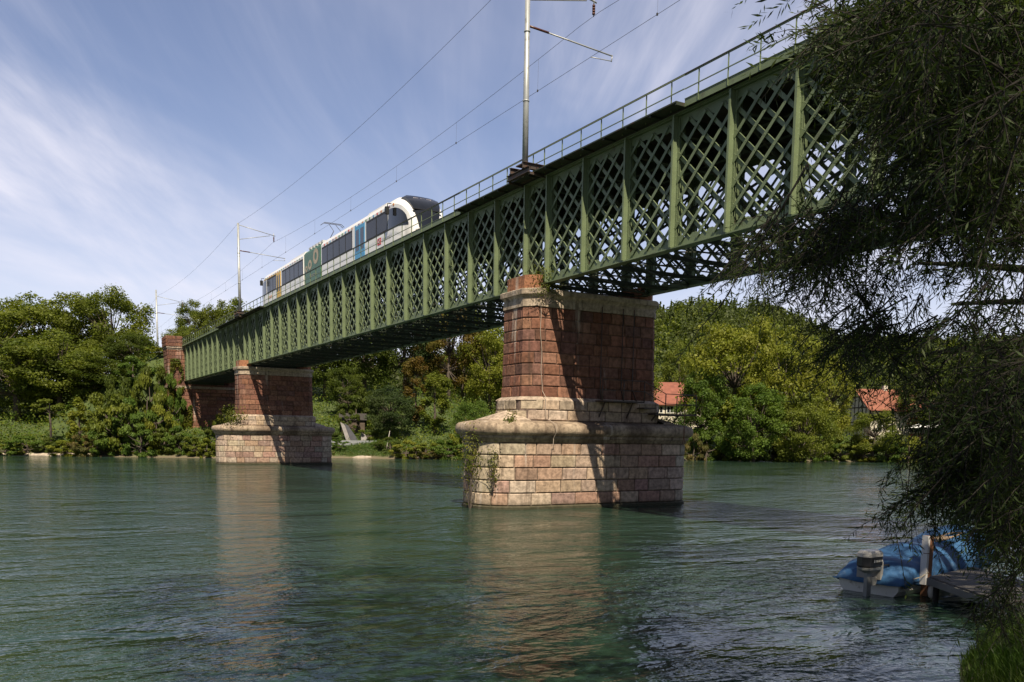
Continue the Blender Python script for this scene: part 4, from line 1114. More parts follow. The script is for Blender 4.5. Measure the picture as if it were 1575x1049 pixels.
# ------------------------------------------------------------------ ivy and small plants on masonry
def patch_plant(name, P, size, mt_, label, cat='plant', seed=1, group=None, nrm=None):
    r = np.random.default_rng(seed); V, Fq = leaf_quads(P, size, r, .2, .7, nrm)
    root = empty(name, tuple(P.mean(0)), label, cat, group); o = link('foliage', mesh_np('foliage', V-P.mean(0), Fq, [M[mt_]]), root)
    q = MB(); lo = P[:, 2].min()-P[:, 2].mean(); rr = random.Random(seed)
    for k in range(8):
        e = P[rr.randrange(len(P))]-P.mean(0); q.tube([(0, .0, lo), tuple(e*.5+np.array([0, 0, lo*.4])), tuple(e)], [.02, .012, .004], 5)
    q.build('stem', M['bark'], root); return root
r = np.random.default_rng(3); n = 6500
x = r.uniform(18.55, 21.6, n); z = r.uniform(1.8, 12.9, n); w_ = vnoise(x*3, z*2, .6)+.8*smooth(8.6, 4.5, z)-.4*smooth(20.2, 21.5, x)+.15
k = (w_ > .15) & ((z < 9.2) | ((x < 20.6) & (x > 19.0) & (z > 9.6)))
x, z = x[k], z[k]; P = np.stack([x, AY-.10-r.random(len(x))*.28+np.where(z > 9.3, .22, 0), z], 1)
patch_plant('ivy', P, .24, 'leaf_ivy', 'yellow green ivy climbing the front of the abutment tower', 'ivy')
r = np.random.default_rng(4)
def tuft(c, rad, n, size, mt_, label, seed, name='wall_plant', droop=0):
    r = np.random.default_rng(seed); d = r.normal(size=(n, 3))*np.array(rad)*.5; P = np.array(c)+d; P[:, 2] -= np.hypot(d[:, 0], d[:, 1])*droop
    return patch_plant(name, P, size, mt_, label, 'plant', seed)
tuft((20.95, 33.55, 10.28), (.9, .45, .45), 700, .075, 'leaf_ivy', 'tuft of weeds growing on the top corner of the nearer pier', 31)
tuft((20.75, 33.28, 9.72), (1.0, .15, .40), 420, .06, 'leaf_ivy', 'sparse trailing plant hanging over the cornice of the nearer pier', 32, droop=.3)
tuft((18.9, 33.15, 3.95), (.35, .25, .4), 260, .08, 'leaf_ivy', 'small weed growing on the rounded ledge of the nearer pier', 33)
tuft((17.6, 34.4, 2.35), (.6, .6, 1.5), 900, .10, 'leaf_ivy', 'bushy green creeper hanging off the rounded end of the nearer pier', 34)
tuft((18.2, 33.35, 1.9), (.35, .25, 1.0), 300, .085, 'leaf_ivy', 'lower tip of creeper spreading over the cutwater blocks of the nearer pier', 35)
tuft((28.6, 34.3, 3.95), (.9, .7, .6), 600, .09, 'leaf_dark', 'dark weeds on the ledge of the nearer pier under the platform', 36)
tuft((19.35, 89.2, 4.6), (1.3, 1.2, 1.1), 700, .16, 'leaf_ivy', 'bush growing on the left shoulder of the farther pier', 37)

# ------------------------------------------------------------------ houses
M['tile'] = simple('roof_tiles', (.24, .085, .055), .8, var=.2, vscale=1.5, bump=.03, bscale=4, dirt=((.16, .06, .045), .8, .5, .75))
M['tile2'] = simple('orange_roof_tiles', (.25, .095, .058), .8, var=.2, vscale=1.5, dirt=((.20, .07, .05), .8, .5, .75))
M['plaster'] = simple('pale_plaster', (.58, .52, .42), .9, var=.06)
M['timber'] = simple('dark_timber', (.06, .04, .03), .8, var=.2)
M['frame'] = simple('white_frame', (.7, .68, .62), .6)
M['balc'] = simple('red_balcony_boards', (.25, .07, .04), .8)
def local(px, D):
    x, y = atd(px, D); return x, y, math.atan2(x, y)
# red hipped roof house behind the pier
hx, hy, az = local(1035, 168); gz = float(terrain(hx, hy)); e = zat(1035, 622, 168); rz_ = zat(1030, 588, 168)
H1 = empty('house', (hx, hy, gz), 'cream house with a red hipped roof right behind the nearer pier platform', 'house', rz=-az+R(8))
he, hr = e-gz, rz_-gz; W2, Dp = 6.0, 4.5
q = MB(); q.box(-W2-4, W2-.3, -Dp, Dp, -1.5, he); q.build('wall', M['plaster'], H1)
q = MB(); a = .7; x0, x1 = -W2-4-a, W2-.3+a
q.add([(x0, -Dp-a, he-.2), (x1, -Dp-a, he-.2), (x1, Dp+a, he-.2), (x0, Dp+a, he-.2), (x0+4.4, 0, hr), (x1-4.4, 0, hr), (x0, -Dp-a, he-.35), (x1, -Dp-a, he-.35), (x1, Dp+a, he-.35), (x0, Dp+a, he-.35)],
      [(0, 1, 5, 4), (1, 2, 5), (2, 3, 4, 5), (3, 0, 4), (0, 6, 7, 1), (1, 7, 8, 2), (2, 8, 9, 3), (3, 9, 6, 0), (6, 9, 8, 7)]); q.build('roof', M['tile'], H1)
for k in range(8):
    xw = -8.9+k*1.9
    q = MB(); q.box(xw-.65, xw+.65, -Dp-.06, -Dp+.02, he-1.75, he-.45); wn_ = q.build('window', M['frame'], H1)
    q = MB(); q.box(xw-.53, xw-.05, -Dp-.08, -Dp-.062, he-1.63, he-.57); q.box(xw+.05, xw+.53, -Dp-.08, -Dp-.062, he-1.63, he-.57); q.build('pane', M['glass'], wn_)
# half timbered house
hx, hy, az = local(1365, 172); gz = float(terrain(hx, hy)); 
H2 = empty('house', (hx, hy, gz), 'half-timbered house with orange tiled gable roof seen through the willow', 'house', rz=-az+R(34))
hr = zat(1330, 600, 172)-gz; he = hr-3.3
q = MB(); L_, D_ = 6.4, 4.3
q.add([(-L_, -D_, -1.5), (L_, -D_, -1.5), (L_, D_, -1.5), (-L_, D_, -1.5), (-L_, -D_, he), (L_, -D_, he), (L_, D_, he), (-L_, D_, he), (-L_, 0, hr-.25), (L_, 0, hr-.25)],
      [(0, 1, 5, 4), (1, 2, 6, 9, 5), (2, 3, 7, 6), (3, 0, 4, 8, 7), (4, 5, 9, 8), (6, 7, 8, 9)]); q.build('wall', M['plaster'], H2)
q = MB()
for sg in (-1, 1):
    q.bar((-L_-.7, sg*(D_+.75)/2, (he-.65+hr)/2), (L_+.7, sg*(D_+.75)/2, (he-.65+hr)/2), math.hypot(D_+.75, hr-he+.65), .14, (0, sg*(hr-he+.65), (D_+.75)))
rf = q.build('roof', M['tile2'], H2)
q = MB(); q.box(-1.5, -.8, -.4, .4, hr-.6, hr+.7); q.build('chimney', M['plaster'], rf)
q = MB()
for z in (he, he-2.6, he+1.9):
    hw = D_ if z <= he else D_*(hr-z)/(hr-he)
    q.box(-L_-.04, -L_, -hw, hw, z-.1, z+.1)
for yy_ in np.linspace(-D_*.95, D_*.95, 8):
    zt_ = he+(hr-he)*(1-abs(yy_)/D_)-.3; q.box(-L_-.05, -L_-.002, yy_-.09, yy_+.09, -1, zt_)
q.bar((-L_-.03, -2.2, he), (-L_-.03, -.4, he+2.4), .06, .15, (0, 0, 1)); q.bar((-L_-.03, 2.2, he), (-L_-.03, .4, he+2.4), .06, .15, (0, 0, 1))
for xx in np.linspace(-L_, L_, 9): q.box(xx-.08, xx+.08, -D_-.05, -D_-.002, -1, he)
q.build('timber_frame', M['timber'], H2)
q = MB(); q.box(.5, L_+.2, -D_-1.1, -D_-.06, he-2.75, he-2.6); q.box(.5, L_+.2, -D_-1.15, -D_-1.1, he-2.6, he-1.7); q.box(.5, L_+.2, -D_-1.15, -D_-1.1, he-5.3, he-4.4); q.build('balcony', M['balc'], H2)
for xx in (-4.5, -2.2, 1.6, 3.4, 5.2):
    q = MB(); q.box(xx-.5, xx+.5, -D_-.075, -D_-.052, he-1.6, he-.3); q.box(xx-.5, xx+.5, -D_-.075, -D_-.052, he-4.2, he-2.9); wn_ = q.build('window', M['frame'], H2)
    q = MB(); q.box(xx-.4, xx+.4, -D_-.09, -D_-.077, he-1.5, he-.4); q.box(xx-.4, xx+.4, -D_-.09, -D_-.077, he-4.1, he-3.0); q.build('pane', M['glass'], wn_)
# small shed
hx, hy, az = local(1248, 158); gz = float(terrain(hx, hy)); he = zat(1248, 641, 158)-gz
SHd = empty('shed', (hx, hy, gz), 'small shed with an orange tiled roof among the trees left of the half-timbered house', 'shed', rz=-az+.2)
q = MB(); q.box(-1.5, 1.5, -1.2, 1.2, -1, he); q.build('wall', M['plaster'], SHd)
q = MB(); q.add([(-1.8, -1.5, he-.1), (1.8, -1.5, he-.1), (1.8, 1.5, he-.1), (-1.8, 1.5, he-.1), (-1.8, 0, he+.9), (1.8, 0, he+.9)], [(0, 1, 5, 4), (2, 3, 4, 5), (1, 2, 5), (3, 0, 4), (3, 2, 1, 0)]); q.build('roof', M['tile2'], SHd)
# parasols on the terrace
for k, (px, wd) in enumerate(((1412, 1.9), (1432, 1.5), (1446, 1.5))):
    D = 158; x, y = atd(px, D); z = zat(px, 652, D); g = float(terrain(x, y))
    u = empty('parasol', (x, y, g), ('largest white parasol, leftmost of the three on the riverside terrace', 'middle white parasol of the three on the riverside terrace', 'rightmost white parasol of the three on the riverside terrace')[k], 'parasol', 'white parasols by the half-timbered house')
    q = MB(); n = 8; q.add([(wd*math.cos(2*math.pi*i/n), wd*math.sin(2*math.pi*i/n), z-g-.65) for i in range(n)]+[(0, 0, z-g), (0, 0, z-g-.6)], [(i, (i+1) % n, n) for i in range(n)]+[((i+1) % n, i, n+1) for i in range(n)]); q.build('canopy', simple('parasol_white', (.75, .74, .70), .8), u)
    q = MB(); q.tube([(0, 0, 0), (0, 0, z-g-.3)], .04, 6); q.build('pole', M['galv'], u)
# tarpaulin shelters and hut on the bank under the main span
x, y = atd(545, 131); g = float(terrain(x, y)); az = math.atan2(x, y)
hut = empty('hut', (x, y, g), 'small wooden hut in the shade under the trees behind the leaning tarpaulins', 'hut', rz=-az)
q = MB(); q.box(-1.9, 1.5, -1.5, 1.5, -1.5, 1.7); q.build('wall', simple('hut_boards', (.10, .075, .055), .9, var=.3), hut)
q = MB(); q.add([(-2.2, -1.8, 1.6), (1.8, -1.8, 1.6), (1.8, 1.8, 1.6), (-2.2, 1.8, 1.6), (-2.2, 0, 2.6), (1.8, 0, 2.6)], [(0, 1, 5, 4), (2, 3, 4, 5), (1, 2, 5), (3, 0, 4), (3, 2, 1, 0)]); q.build('roof', simple('hut_roof', (.045, .04, .035), .9), hut)
M['tarpl'] = simple('pale_tarpaulin', (.24, .22, .21), .8, var=.15); M['tarpd'] = simple('dark_tarpaulin', (.05, .05, .06), .7, var=.2)
for k, (px, lean, mt_, lab) in enumerate(((534, -.3, 'tarpl', 'pale narrow tarpaulin leaning on poles, nearest the farther pier'), (541, -.35, 'tarpd', 'dark tarpaulin leaning between two pale ones on the bank'), (556, .1, 'tarpl', 'small pale tarpaulin standing in front of the wooden hut'))):
    x, y = atd(px, 125.5); g = float(terrain(x, y)); tr_o = empty('tarpaulin', (x, y, g), lab, 'tarpaulin', 'tarpaulins on the bank under the main span', -math.atan2(x, y))
    q = MB(); hgt = (2.7, 2.5, 1.2)[k]; q.add([(lean*hgt-.15, .3, hgt), (lean*hgt+.35, .35, hgt-.25), (1.1, -.2, -.1), (-.1, -.4, 0)]+[(lean*hgt-.15, .38, hgt-.02), (lean*hgt+.35, .43, hgt-.27), (1.1, -.12, -.12), (-.1, -.32, -.02)],
                      [(3, 2, 1, 0), (4, 5, 6, 7), (0, 1, 5, 4), (1, 2, 6, 5), (2, 3, 7, 6), (3, 0, 4, 7)]); q.build('sheet', M[mt_], tr_o)
    q = MB(); q.tube([(lean*hgt, .45, hgt), (.3, .9, 0)], .04, 6); q.tube([(lean*hgt, .45, hgt), (-.6, .2, 0)], .03, 6); q.build('pole', M['bark'], tr_o)
x, y = atd(528, 123.5); g = float(terrain(x, y)); q = MB(); q.box(-3.0, 4.8, -.25, .25, -.9, .75); tag(q.build('retaining_wall', simple('grey_wall', (.28, .29, .30), .9, var=.15), None, (x, y, g)), 'low grey retaining wall below the tarpaulins', 'wall')
x, y = atd(590, 119.8); q = MB(); q.tube([(0, 0, -1), (.9, 0, 3.6)], [.05, .035], 6); tag(q.build('pole', simple('pale_pole', (.45, .42, .36), .8), None, (x, y, .1)), 'thin pale pole leaning over the grass at the waterside', 'pole')
# stones of the foreshore
for k, px in enumerate((18, 40, 62, 84, 106, 135, 560, 640)):
    D = float(np.interp(np.interp(px, np.linspace(-40, 1600, 200), azs), azs, sd_t))+.5
    x, y = atd(px, D); rr = random.Random(k); q = MB(); rg = []
    for i in range(5):
        z = [-.3, .0, .18, .30, .36][i]; s5 = [1, 1.05, .95, .65, .15][i]
        rg.append([((1.3+rr.random()*.6)*s5*math.cos(a), (.7+rr.random()*.3)*s5*math.sin(a), z*(.6+.3*rr.random())) for a in [j*math.pi/5 for j in range(10)]])
    q.loft(rg, True, True, True)
    tag(q.build('boulder', simple('pale_stone', (.42, .35, .27), .9, var=.25, bump=.05, bscale=3), None, (x, y, .05)), ('pale flat stone at the waterline, %s from the left edge of the photo' % ordn[k]) if k < 6 else ('pale flat stone at the edge of the bright grass patch' if k == 6 else 'pale flat stone at the waterline below the orange tree'), 'stone', 'pale stones on the far waterline')

# ------------------------------------------------------------------ boat, jetty
BH = R(7.5); bo = empty('motorboat', (15.77, 12.12, 0), 'small white motorboat moored under a blue tarpaulin', 'boat', rz=BH)
def hull_ring(u, inset=0, z=None):
    pass
q = MB(); Lb, Wb = 5.6, .70; rgs = []
for k in range(9):
    u = k/8; x = Lb*u; hw = Wb*(1-max(0, (u-.45)/.55)**2.2)*(.96+.04*u)+.02; sh = .34+.22*u**2
    rgs.append([(x, -hw, sh), (x, -hw*.97, .12), (x, -hw*.70, -.12), (x, 0, -.20), (x, hw*.70, -.12), (x, hw*.97, .12), (x, hw, sh), (x, hw-.05, sh), (x, 0, sh-.02), (x, -hw+.05, sh)])
q.loft(rgs, True, True, False); q.build('hull', simple('boat_white', (.62, .60, .55), .4, var=.08, dirt=((.2, .17, .12), 4, .55, .75)), bo)
q = MB()
for k in range(8):
    a, b = k/8, (k+1)/8
    for sg in (-1, 1):
        def ed(u): return (Lb*u, sg*(Wb*(1-max(0, (u-.45)/.55)**2.2)*(.96+.04*u)+.03), .30+.22*u**2)
        q.bar(ed(a), ed(b), .05, .07)
q.build('rub_rail', simple('rub_rail', (.30, .28, .25), .6), bo)
# cover: gathered cloth draped over hull, windscreen and bow
nu, nv = 64, 40; Vv = []
r2 = np.random.default_rng(12)
for i in range(nu+1):
    u = -.02+1.04*i/nu; uu = min(max(u, 0), 1); hw = Wb*(1-max(0, (uu-.45)/.55)**2.2)+.07; x = Lb*u
    pk = .50+.46*math.exp(-((u-.62)/.22)**2)+.18*math.exp(-((u-.25)/.12)**2)-.25*max(0, u-.85)/.15+.10*math.exp(-((u-.78)/.05)**2)
    pk *= (math.sin(min(1, (u+.02)/.10)*math.pi/2))**.7
    for j in range(nv+1):
        v = -1+2*j/nv; y = hw*math.sin(v*math.pi/2)*(1.0); base = .26+.2*uu**2
        z = base+(max(pk, .0))*(max(0, math.cos(v*math.pi/2)))**.62
        edge = abs(v)**4
        fold = .030*math.sin(u*95+3*math.sin(v*4))*edge+.020*math.sin(u*23+v*5+math.sin(u*9)*2)*(1-edge)*abs(v)**.5+.016*math.sin(u*11-v*9)
        tent = .10*abs(math.sin(u*8.5+.6))*(1-abs(v))
        Vv.append((x, y+(fold*.9 if v > 0 else -fold*.9), z+fold*.5-tent*.6-(.03+.04*math.sin(u*60))*edge))
Fv = [(i*(nv+1)+j, (i+1)*(nv+1)+j, (i+1)*(nv+1)+j+1, i*(nv+1)+j+1) for i in range(nu) for j in range(nv)]
me = mesh_np('cover', Vv, Fv, [simple('blue_tarpaulin', (.035, .11, .24), .6, var=.3, vscale=2.5, bump=.012, bscale=9, dirt=((.12, .19, .29), 2.2, .55, .72))], True)
cv = link('cover', me, bo); so = cv.modifiers.new('thick', 'SOLIDIFY'); so.thickness = .008; so.offset = -1
q = MB(); nrm_ = [(2.35, -.22), (2.6, -.05), (2.95, -.25), (3.3, -.42), (2.9, -.40), (2.6, -.33)]
def covz(x, y):
    i_ = int(round((x/Lb+.02)/1.04*nu)); hw = Wb+.07; v = math.asin(max(-1, min(1, y/hw)))/(math.pi/2); j_ = int(round((v+1)/2*nv)); return Vv[i_*(nv+1)+j_][2]+.03
q.add([(x, y, covz(x, y)) for x, y in nrm_], [(0, 5, 4, 3, 2, 1)]); q.add([(x, y, covz(x, y)-.015) for x, y in nrm_], [(0, 1, 2, 3, 4, 5)]); q.build('cloth_patch', simple('tan_cloth', (.36, .26, .17), .9), cv)
# outboard motor
om = MB(); om.loft([[(x*s3-.30, y*s3-.18, z) for x, y in ((-.24, -.15), (.20, -.17), (.26, 0), (.20, .17), (-.24, .15), (-.30, 0))] for z, s3 in ((.62, .86), (.66, 1.0), (.84, 1.0))]); 
mo = om.build('outboard_motor', simple('motor_dark', (.02, .02, .022), .35), bo)
q = MB(); q.loft([[(x*s3-.30, y*s3-.18, z) for x, y in ((-.24, -.15), (.20, -.17), (.26, 0), (.20, .17), (-.24, .15), (-.30, 0))] for z, s3 in ((.845, 1.03), (.92, 1.0), (.97, .82))]); q.build('motor_cowl', simple('motor_white', (.42, .40, .37), .35), mo)
q = MB(); q.loft([[(x*s3-.30, y*s3-.18, z) for x, y in ((-.24, -.15), (.20, -.17), (.26, 0), (.20, .17), (-.24, .15), (-.30, 0))] for z, s3 in ((.50, .5), (.57, .95), (.62, 1.0))]); q.box(-.42, -.26, -.22, -.14, -.35, .52); q.box(-.28, -.02, -.24, -.12, .22, .40); q.build('motor_leg', simple('motor_grey', (.24, .24, .23), .4), mo)
q = MB()
for k in range(5): q.box(-.36+k*.06, -.33+k*.06, -.352, -.346, .735, .775)
q.box(-.42, -.39, -.352, -.346, .73, .785); q.build('motor_lettering', M['frame'], mo)
q = MB(); q.box(-.10, .0, .0-.32, .22, .34, .72); q.build('transom_board', simple('board_grey', (.30, .28, .25), .8), bo)
q = MB(); q.tube([(-.1, -.2, .6), (.15, -.35, .65), (.3, -.3, .4), (.1, -.25, .35)], .02, 6); q.tube([(-.1, -.12, .55), (.1, -.3, .48), (.25, -.1, .38)], .015, 6); q.build('cable', M['black'], bo)
# jetty
jt = empty('jetty', (16.2, 11.0, 0), 'grey wooden jetty end beside the covered boat', 'jetty')
e1 = Vector((2.35, .50, 0)).normalized(); e2 = Vector((-.50, -.85, 0)).normalized()*1.0
q = MB(); 
def jp(a, b, z): p = e1*a+e2*b; return (p.x, p.y, z)
nb_ = 22
for k in range(nb_):
    b0_, b1_ = k*.15, k*.15+.138
    q.add([jp(0, b0_, .50), jp(2.3, b0_, .50), jp(2.3, b1_, .50), jp(0, b1_, .50), jp(0, b0_, .46), jp(2.3, b0_, .46), jp(2.3, b1_, .46), jp(0, b1_, .46)], [(3, 2, 1, 0), (4, 5, 6, 7), (0, 1, 5, 4), (1, 2, 6, 5), (2, 3, 7, 6), (3, 0, 4, 7)])
q.build('deck', simple('grey_planks', (.09, .08, .07), .85, var=.3), jt)
q = MB(); q.bar(jp(-.03, -.03, .40), jp(-.03, 3.3, .40), .05, .13); q.bar(jp(2.33, -.03, .38), jp(2.33, 3.3, .38), .05, .17); q.bar(jp(0, -.03, .38), jp(2.3, -.03, .38), .05, .17)
q.build('frame', simple('grey_beam', (.13, .125, .115), .8, var=.2), jt)
for a, b in ((.15, .2), (2.15, .2), (.15, 2.9), (2.15, 2.9)):
    q = MB(); p = jp(a, b, 0); q.tube([(p[0], p[1], -2), (p[0], p[1], .45)], .06, 8); q.build('pile', M['dbark'], jt)
q = MB(); q.box(-.075, .02, -.08, .08, -.6, 1.02); q.build
mp_ = empty('mooring_post', (16.62, 11.38, .35), 'brown wooden mooring post with a white strip at the jetty corner', 'post')
q = MB(); q.box(-.02, .10, -.075, .075, -1.5, .93); q.build('timber', simple('brown_timber', (.22, .10, .05), .8, var=.2), mp_)
q = MB(); q.box(-.09, -.022, -.07, .07, -.1, .55); q.box(-.09, -.022, -.07, .07, .57, .93); q.build('white_strip', simple('white_strip', (.62, .60, .58), .6), mp_)
q = MB(); q.tube([(16.6, 11.3, .52), (16.45, 11.35, .42), (16.2, 11.42, .36)], .012, 5); tag(q.build('mooring_rope', simple('rope', (.35, .30, .22), .9)), 'thin rope tying the boat to the jetty corner', 'rope')
q = MB(); q.tube([(0, 0, .22), (0, 0, .17), (0, 0, .05), (0, 0, -.05), (0, 0, -.09)], [.02, .07, .09, .07, .02], 10); tag(q.build('buoy', simple('pale_buoy', (.5, .45, .38), .6), None, (16.30, 10.98, .12)), 'small pale buoy floating under the jetty corner', 'buoy')

# ------------------------------------------------------------------ willow
r = np.random.default_rng(77)
WB = Vector((17.3, 4.2, 1.2))
wil = empty('willow_tree', WB, 'big dark overhanging willow filling the right side, drooping narrow leaves over the river', 'tree')
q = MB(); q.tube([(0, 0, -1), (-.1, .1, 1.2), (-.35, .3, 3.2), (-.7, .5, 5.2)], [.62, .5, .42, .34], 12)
q.build('trunk', M['dbark'], wil)
TW = [Vector((-.35, .3, 3.2)), Vector((-.7, .5, 5.2)), Vector((-.1, .1, 1.4))]
# limbs: end points in world space
LIMB = [(10.9, 8.9, 8.4, 1), (12.4, 9.0, 6.0, 0), (12.8, 9.4, 4.6, 0), (13.2, 8.4, 3.6, 2), (13.0, 11.2, 9.2, 1), (15.0, 11.5, 8.0, 1), (9.0, 5.0, 10.6, 1), (5.6, 3.4, 11.0, 1), (12.0, 2.0, 11.5, 1), (15, 7.5, 10.5, 1), (14.2, 9.6, 5.6, 0), (7.0, 6.2, 11.2, 1), (18.0, 9.5, 9.2, 1), (14.6, 8.6, 2.6, 2), (11.6, 6.2, 9.6, 1)]
q = MB(); limbs = []
for (x, y, z, s4) in LIMB:
    a = TW[s4]; e_ = Vector((x, y, z))-WB; up_ = Vector((0, 0, 1.0 if s4 == 1 else .5)); c1_ = a.lerp(e_, .35)+up_*.9; c2_ = a.lerp(e_, .7)+up_*.8
    pts = []
    for k in range(9):
        t_ = k/8; pts.append(a*(1-t_)**3+c1_*3*t_*(1-t_)**2+c2_*3*t_*t_*(1-t_)+e_*t_**3)
    q.tube(pts, [.15*(1-.9*k/8)+.012 for k in range(9)], 7); limbs.append(pts)
q.build('limb', M['dbark'], wil)
# twig placement: (px, py, sx, sy, weight) blobs of the visible crown, each with its own range of distances
B_ = [(1385, 30, 44, 36, 6, 9.2), (1450, 50, 70, 50, 8.5, 8.8), (1545, 110, 46, 80, 8, 8.6), (1435, 140, 46, 46, 5.0, 9.4), (1305, 40, 18, 36, .9, 9.8), (1500, 250, 60, 60, 5.5, 9), (1400, 225, 34, 36, 1.2, 9.8),
      (1305, 340, 32, 16, 1.4, 10), (1192, 366, 26, 13, 1.5, 10.2), (1400, 345, 54, 20, 1.7, 9.8), (1540, 350, 40, 46, 3, 9.2), (1262, 398, 40, 11, 1.5, 10.2),
      (1232, 440, 20, 13, .28, 10.3), (1345, 430, 18, 26, .8, 10.2), (1430, 420, 30, 16, .4, 10), (1325, 508, 24, 16, 1.5, 10), (1390, 520, 44, 20, 1.5, 10), (1500, 480, 44, 26, 1.2, 9.6), (1285, 500, 14, 10, .3, 10.2),
      (1420, 590, 34, 30, .9, 10.2), (1500, 610, 40, 44, 4.5, 10), (1345, 668, 18, 10, .3, 10.4), (1490, 705, 34, 30, 3.6, 10.5), (1560, 690, 28, 66, 6.5, 10), (1442, 745, 18, 18, .9, 10.8), (1556, 765, 22, 18, 2.2, 10.5),
      (1578, 850, 16, 26, 1.0, 10.8), (1545, 925, 28, 14, .8, 10.8), (1568, 570, 30, 66, 4.0, 9.5), (1582, 760, 18, 46, 3.0, 10)]
Ws = np.array([b[4] for b in B_]); NB = 640
bi = r.choice(len(B_), NB, p=Ws/Ws.sum()); pos = []
for k in range(NB):
    b = B_[bi[k]]; px, py = b[0]+r.normal()*b[2]*.55, b[1]+r.normal()*b[3]*.55
    D = b[5]*(1+r.normal()*.10)
    if py > 830 and D < 9.5: D = 9.5+r.random()
    d = ray(px, py); t_ = D/math.hypot(d[0], d[1]); c = np.array([d[0]*t_, d[1]*t_, CH+d[2]*t_])
    # a leafy branchlet through this point, pointing away from the trunk and drooping
    dr = c-np.array([WB.x, WB.y, c[2]]); dr /= np.linalg.norm(dr); dr = dr*.8+r.normal(size=3)*np.array([.55, .55, .35])+np.array([0, 0, -.45]); dr /= np.linalg.norm(dr)
    Lb_ = r.uniform(.5, 1.1)
    for i in range(12):
        u = i/11-.5; p = c+dr*Lb_*u; p[2] -= Lb_*.30*u*abs(u)
        pos.append([*p, *dr])
pos = np.array(pos)
# canopy above and behind the frame (same twigs, larger leaves)
NC = 9000
cx = r.uniform(-1.5, 18, NC); cy_ = r.uniform(-5, 12, NC); cz = r.uniform(9.3, 13.2, NC)
clump = vnoise(cx, cy_, .8)+.35*vnoise(cz+cx, cy_, 1.6)
k_ = (clump > -.85)
inview = (np.arctan2(cx, cy_) < R(61)) & (np.arctan2(cx, cy_) > R(-2)) & ((cz-1.9-CH) < np.hypot(cx, cy_)*(.55+.12*smooth(6, 12, cx)))
k_ &= ~(inview & (cx < 12))
hx_ = cx+.3*(cz-11); hy_ = cy_+.75*(cz-11)
k_ &= ~((((hx_-6.0)/1.8)**2+((hy_-2.3)/1.7)**2) < 1)
cx, cy_, cz = cx[k_], cy_[k_], cz[k_]
def twigs(roots, size, ln, nl, hang, r, spread=.5, dirs=None):
    n = len(roots); d0 = r.normal(size=(n, 3))*np.array([1, 1, .45]); d0 /= np.linalg.norm(d0, axis=1)[:, None]
    d0 = d0*spread+np.array([0, 0, -hang])
    if dirs is not None: d0 = d0+dirs*.55
    d0 /= np.linalg.norm(d0, axis=1)[:, None]
    L = ln*r.uniform(.5, 1.4, n); u = (np.arange(nl)+.5)/nl
    P = roots[:, None]+d0[:, None]*(L[:, None]*u)[..., None]; P[..., 2] -= (L[:, None]*u**2*.22)
    tan = d0[:, None]+np.array([0, 0, -.45])*u[None, :, None]; tan /= np.linalg.norm(tan, axis=2)[..., None]
    sd_ = r.normal(size=(n, nl, 3)); sd_ -= (sd_*tan).sum(2)[..., None]*tan; sd_ /= np.linalg.norm(sd_, axis=2)[..., None]
    ld = tan*r.uniform(.5, 1.0, (n, nl))[..., None]+sd_*.8; ld /= np.linalg.norm(ld, axis=2)[..., None]
    P = P.reshape(-1, 3); ld = ld.reshape(-1, 3); m_ = len(P); s_ = (size*r.uniform(.6, 1.25, m_))[:, None]
    w_ = r.normal(size=(m_, 3)); w_ -= (w_*ld).sum(1)[:, None]*ld; w_ /= np.linalg.norm(w_, axis=1)[:, None]
    V = np.stack([P, P+ld*s_*.45+w_*s_*.085, P+ld*s_, P+ld*s_*.45-w_*s_*.085], 1).reshape(-1, 3)
    return V, np.arange(4*m_).reshape(-1, 4), roots, d0, L
V1, F1, ro, d0, Lh = twigs(pos[:, :3], .085, .42, 15, .30, r, .8, pos[:, 3:6])
r3 = np.random.default_rng(5); V2, F2, _, _, _ = twigs(np.stack([cx, cy_, cz], 1), .20, 1.0, 20, .4, r3, .9); 
V = np.concatenate([V1, V2])-np.array(WB); F = np.concatenate([F1, F2+len(V1)])
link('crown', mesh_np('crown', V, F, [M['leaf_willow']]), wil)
# twig wood: thin three sided strands
ax = pos[:, :3].reshape(-1, 12, 3)[:, [0, 4, 8, 11]]; nbx = len(ax); dirb = ax[:, -1]-ax[:, 0]; dirb /= np.linalg.norm(dirb, axis=1)[:, None]
sa = np.cross(dirb, np.array([.3, .5, .8])); sa /= np.linalg.norm(sa, axis=1)[:, None]; sb2 = np.cross(dirb, sa)
Vb = np.stack([ax[:, i]+(sa*math.cos(2*math.pi*k/3)+sb2*math.sin(2*math.pi*k/3))*(.011, .008, .005, .002)[i] for i in range(4) for k in range(3)], 1).reshape(-1, 3)-np.array(WB)
bb = (np.arange(nbx)*12)[:, None]; Fb = np.concatenate([bb+np.array([[i*3+k, i*3+(k+1) % 3, (i+1)*3+(k+1) % 3, (i+1)*3+k]]) for i in range(3) for k in range(3)])
link('branchlets', mesh_np('branchlets', Vb, Fb, [M['dbark']]), wil)
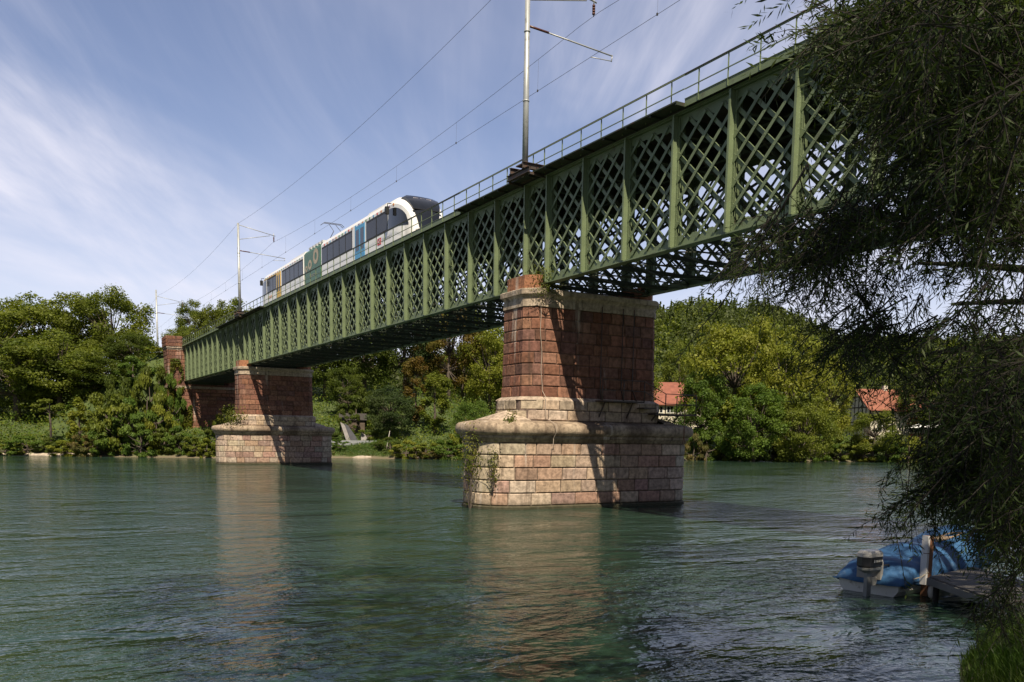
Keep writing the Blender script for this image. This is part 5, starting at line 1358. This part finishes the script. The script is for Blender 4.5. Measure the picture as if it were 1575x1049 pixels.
e0 = ro; e1_ = ro+d0*Lh[:, None]*.5-np.array([0, 0, 1])*Lh[:, None]*.055; e2_ = ro+d0*Lh[:, None]-np.array([0, 0, 1])*Lh[:, None]*.22
sdv = np.cross(d0, np.array([0.3, .5, .8])); sdv /= np.linalg.norm(sdv, axis=1)[:, None]; sd2 = np.cross(d0, sdv)
Vt = []
for e_, rd in ((e0, .006), (e1_, .004), (e2_, .0015)):
    for k in range(3):
        a = 2*math.pi*k/3; Vt.append(e_+(sdv*math.cos(a)+sd2*math.sin(a))*rd)
Vt = np.stack(Vt, 1).reshape(-1, 3)-np.array(WB); n = len(ro); base_ = (np.arange(n)*9)[:, None]
Ft = np.concatenate([base_+np.array([[i*3+k, i*3+(k+1) % 3, (i+1)*3+(k+1) % 3, (i+1)*3+k]]) for i in range(2) for k in range(3)])
link('twigs', mesh_np('twigs', Vt, Ft, [M['dbark']]), wil)

# bank grass at the lower right
r = np.random.default_rng(90); n = 42000
gx = r.uniform(8.5, 19, n); gy = r.uniform(3.5, 10, n); s_ = -sdist(gx, gy, NEAR); k = (s_ > .02) & (s_ < 2.6); gx, gy, s_ = gx[k], gy[k], s_[k]; n = len(gx)
g0 = np.stack([gx, gy, terrain(gx, gy)-.02], 1); hg = r.uniform(.12, .55, n)*np.clip(.55+s_*.4, .5, 1.2); ln_ = r.normal(size=(n, 2))*.28+np.array([-.22, .22])
sdv = np.stack([ln_[:, 1], -ln_[:, 0], np.zeros(n)], 1); sdv /= np.linalg.norm(sdv, axis=1)[:, None]
mid = g0+np.stack([ln_[:, 0]*hg*.35, ln_[:, 1]*hg*.35, hg*.6], 1); tip = g0+np.stack([ln_[:, 0]*hg, ln_[:, 1]*hg, hg*.92], 1)
V = np.stack([g0-sdv*.008, g0+sdv*.008, mid+sdv*.007, mid-sdv*.007, tip+sdv*.001, tip-sdv*.001], 1).reshape(-1, 3)
b0 = (np.arange(n)*6)[:, None]; F = np.concatenate([b0+np.array([[0, 1, 2, 3]]), b0+np.array([[3, 2, 4, 5]])])
tag(link('bank_grass', mesh_np('bank_grass', V, F, [M['grass']])), kind='stuff', label='tall green grass blades on the near bank at the lower right corner', cat='grass')
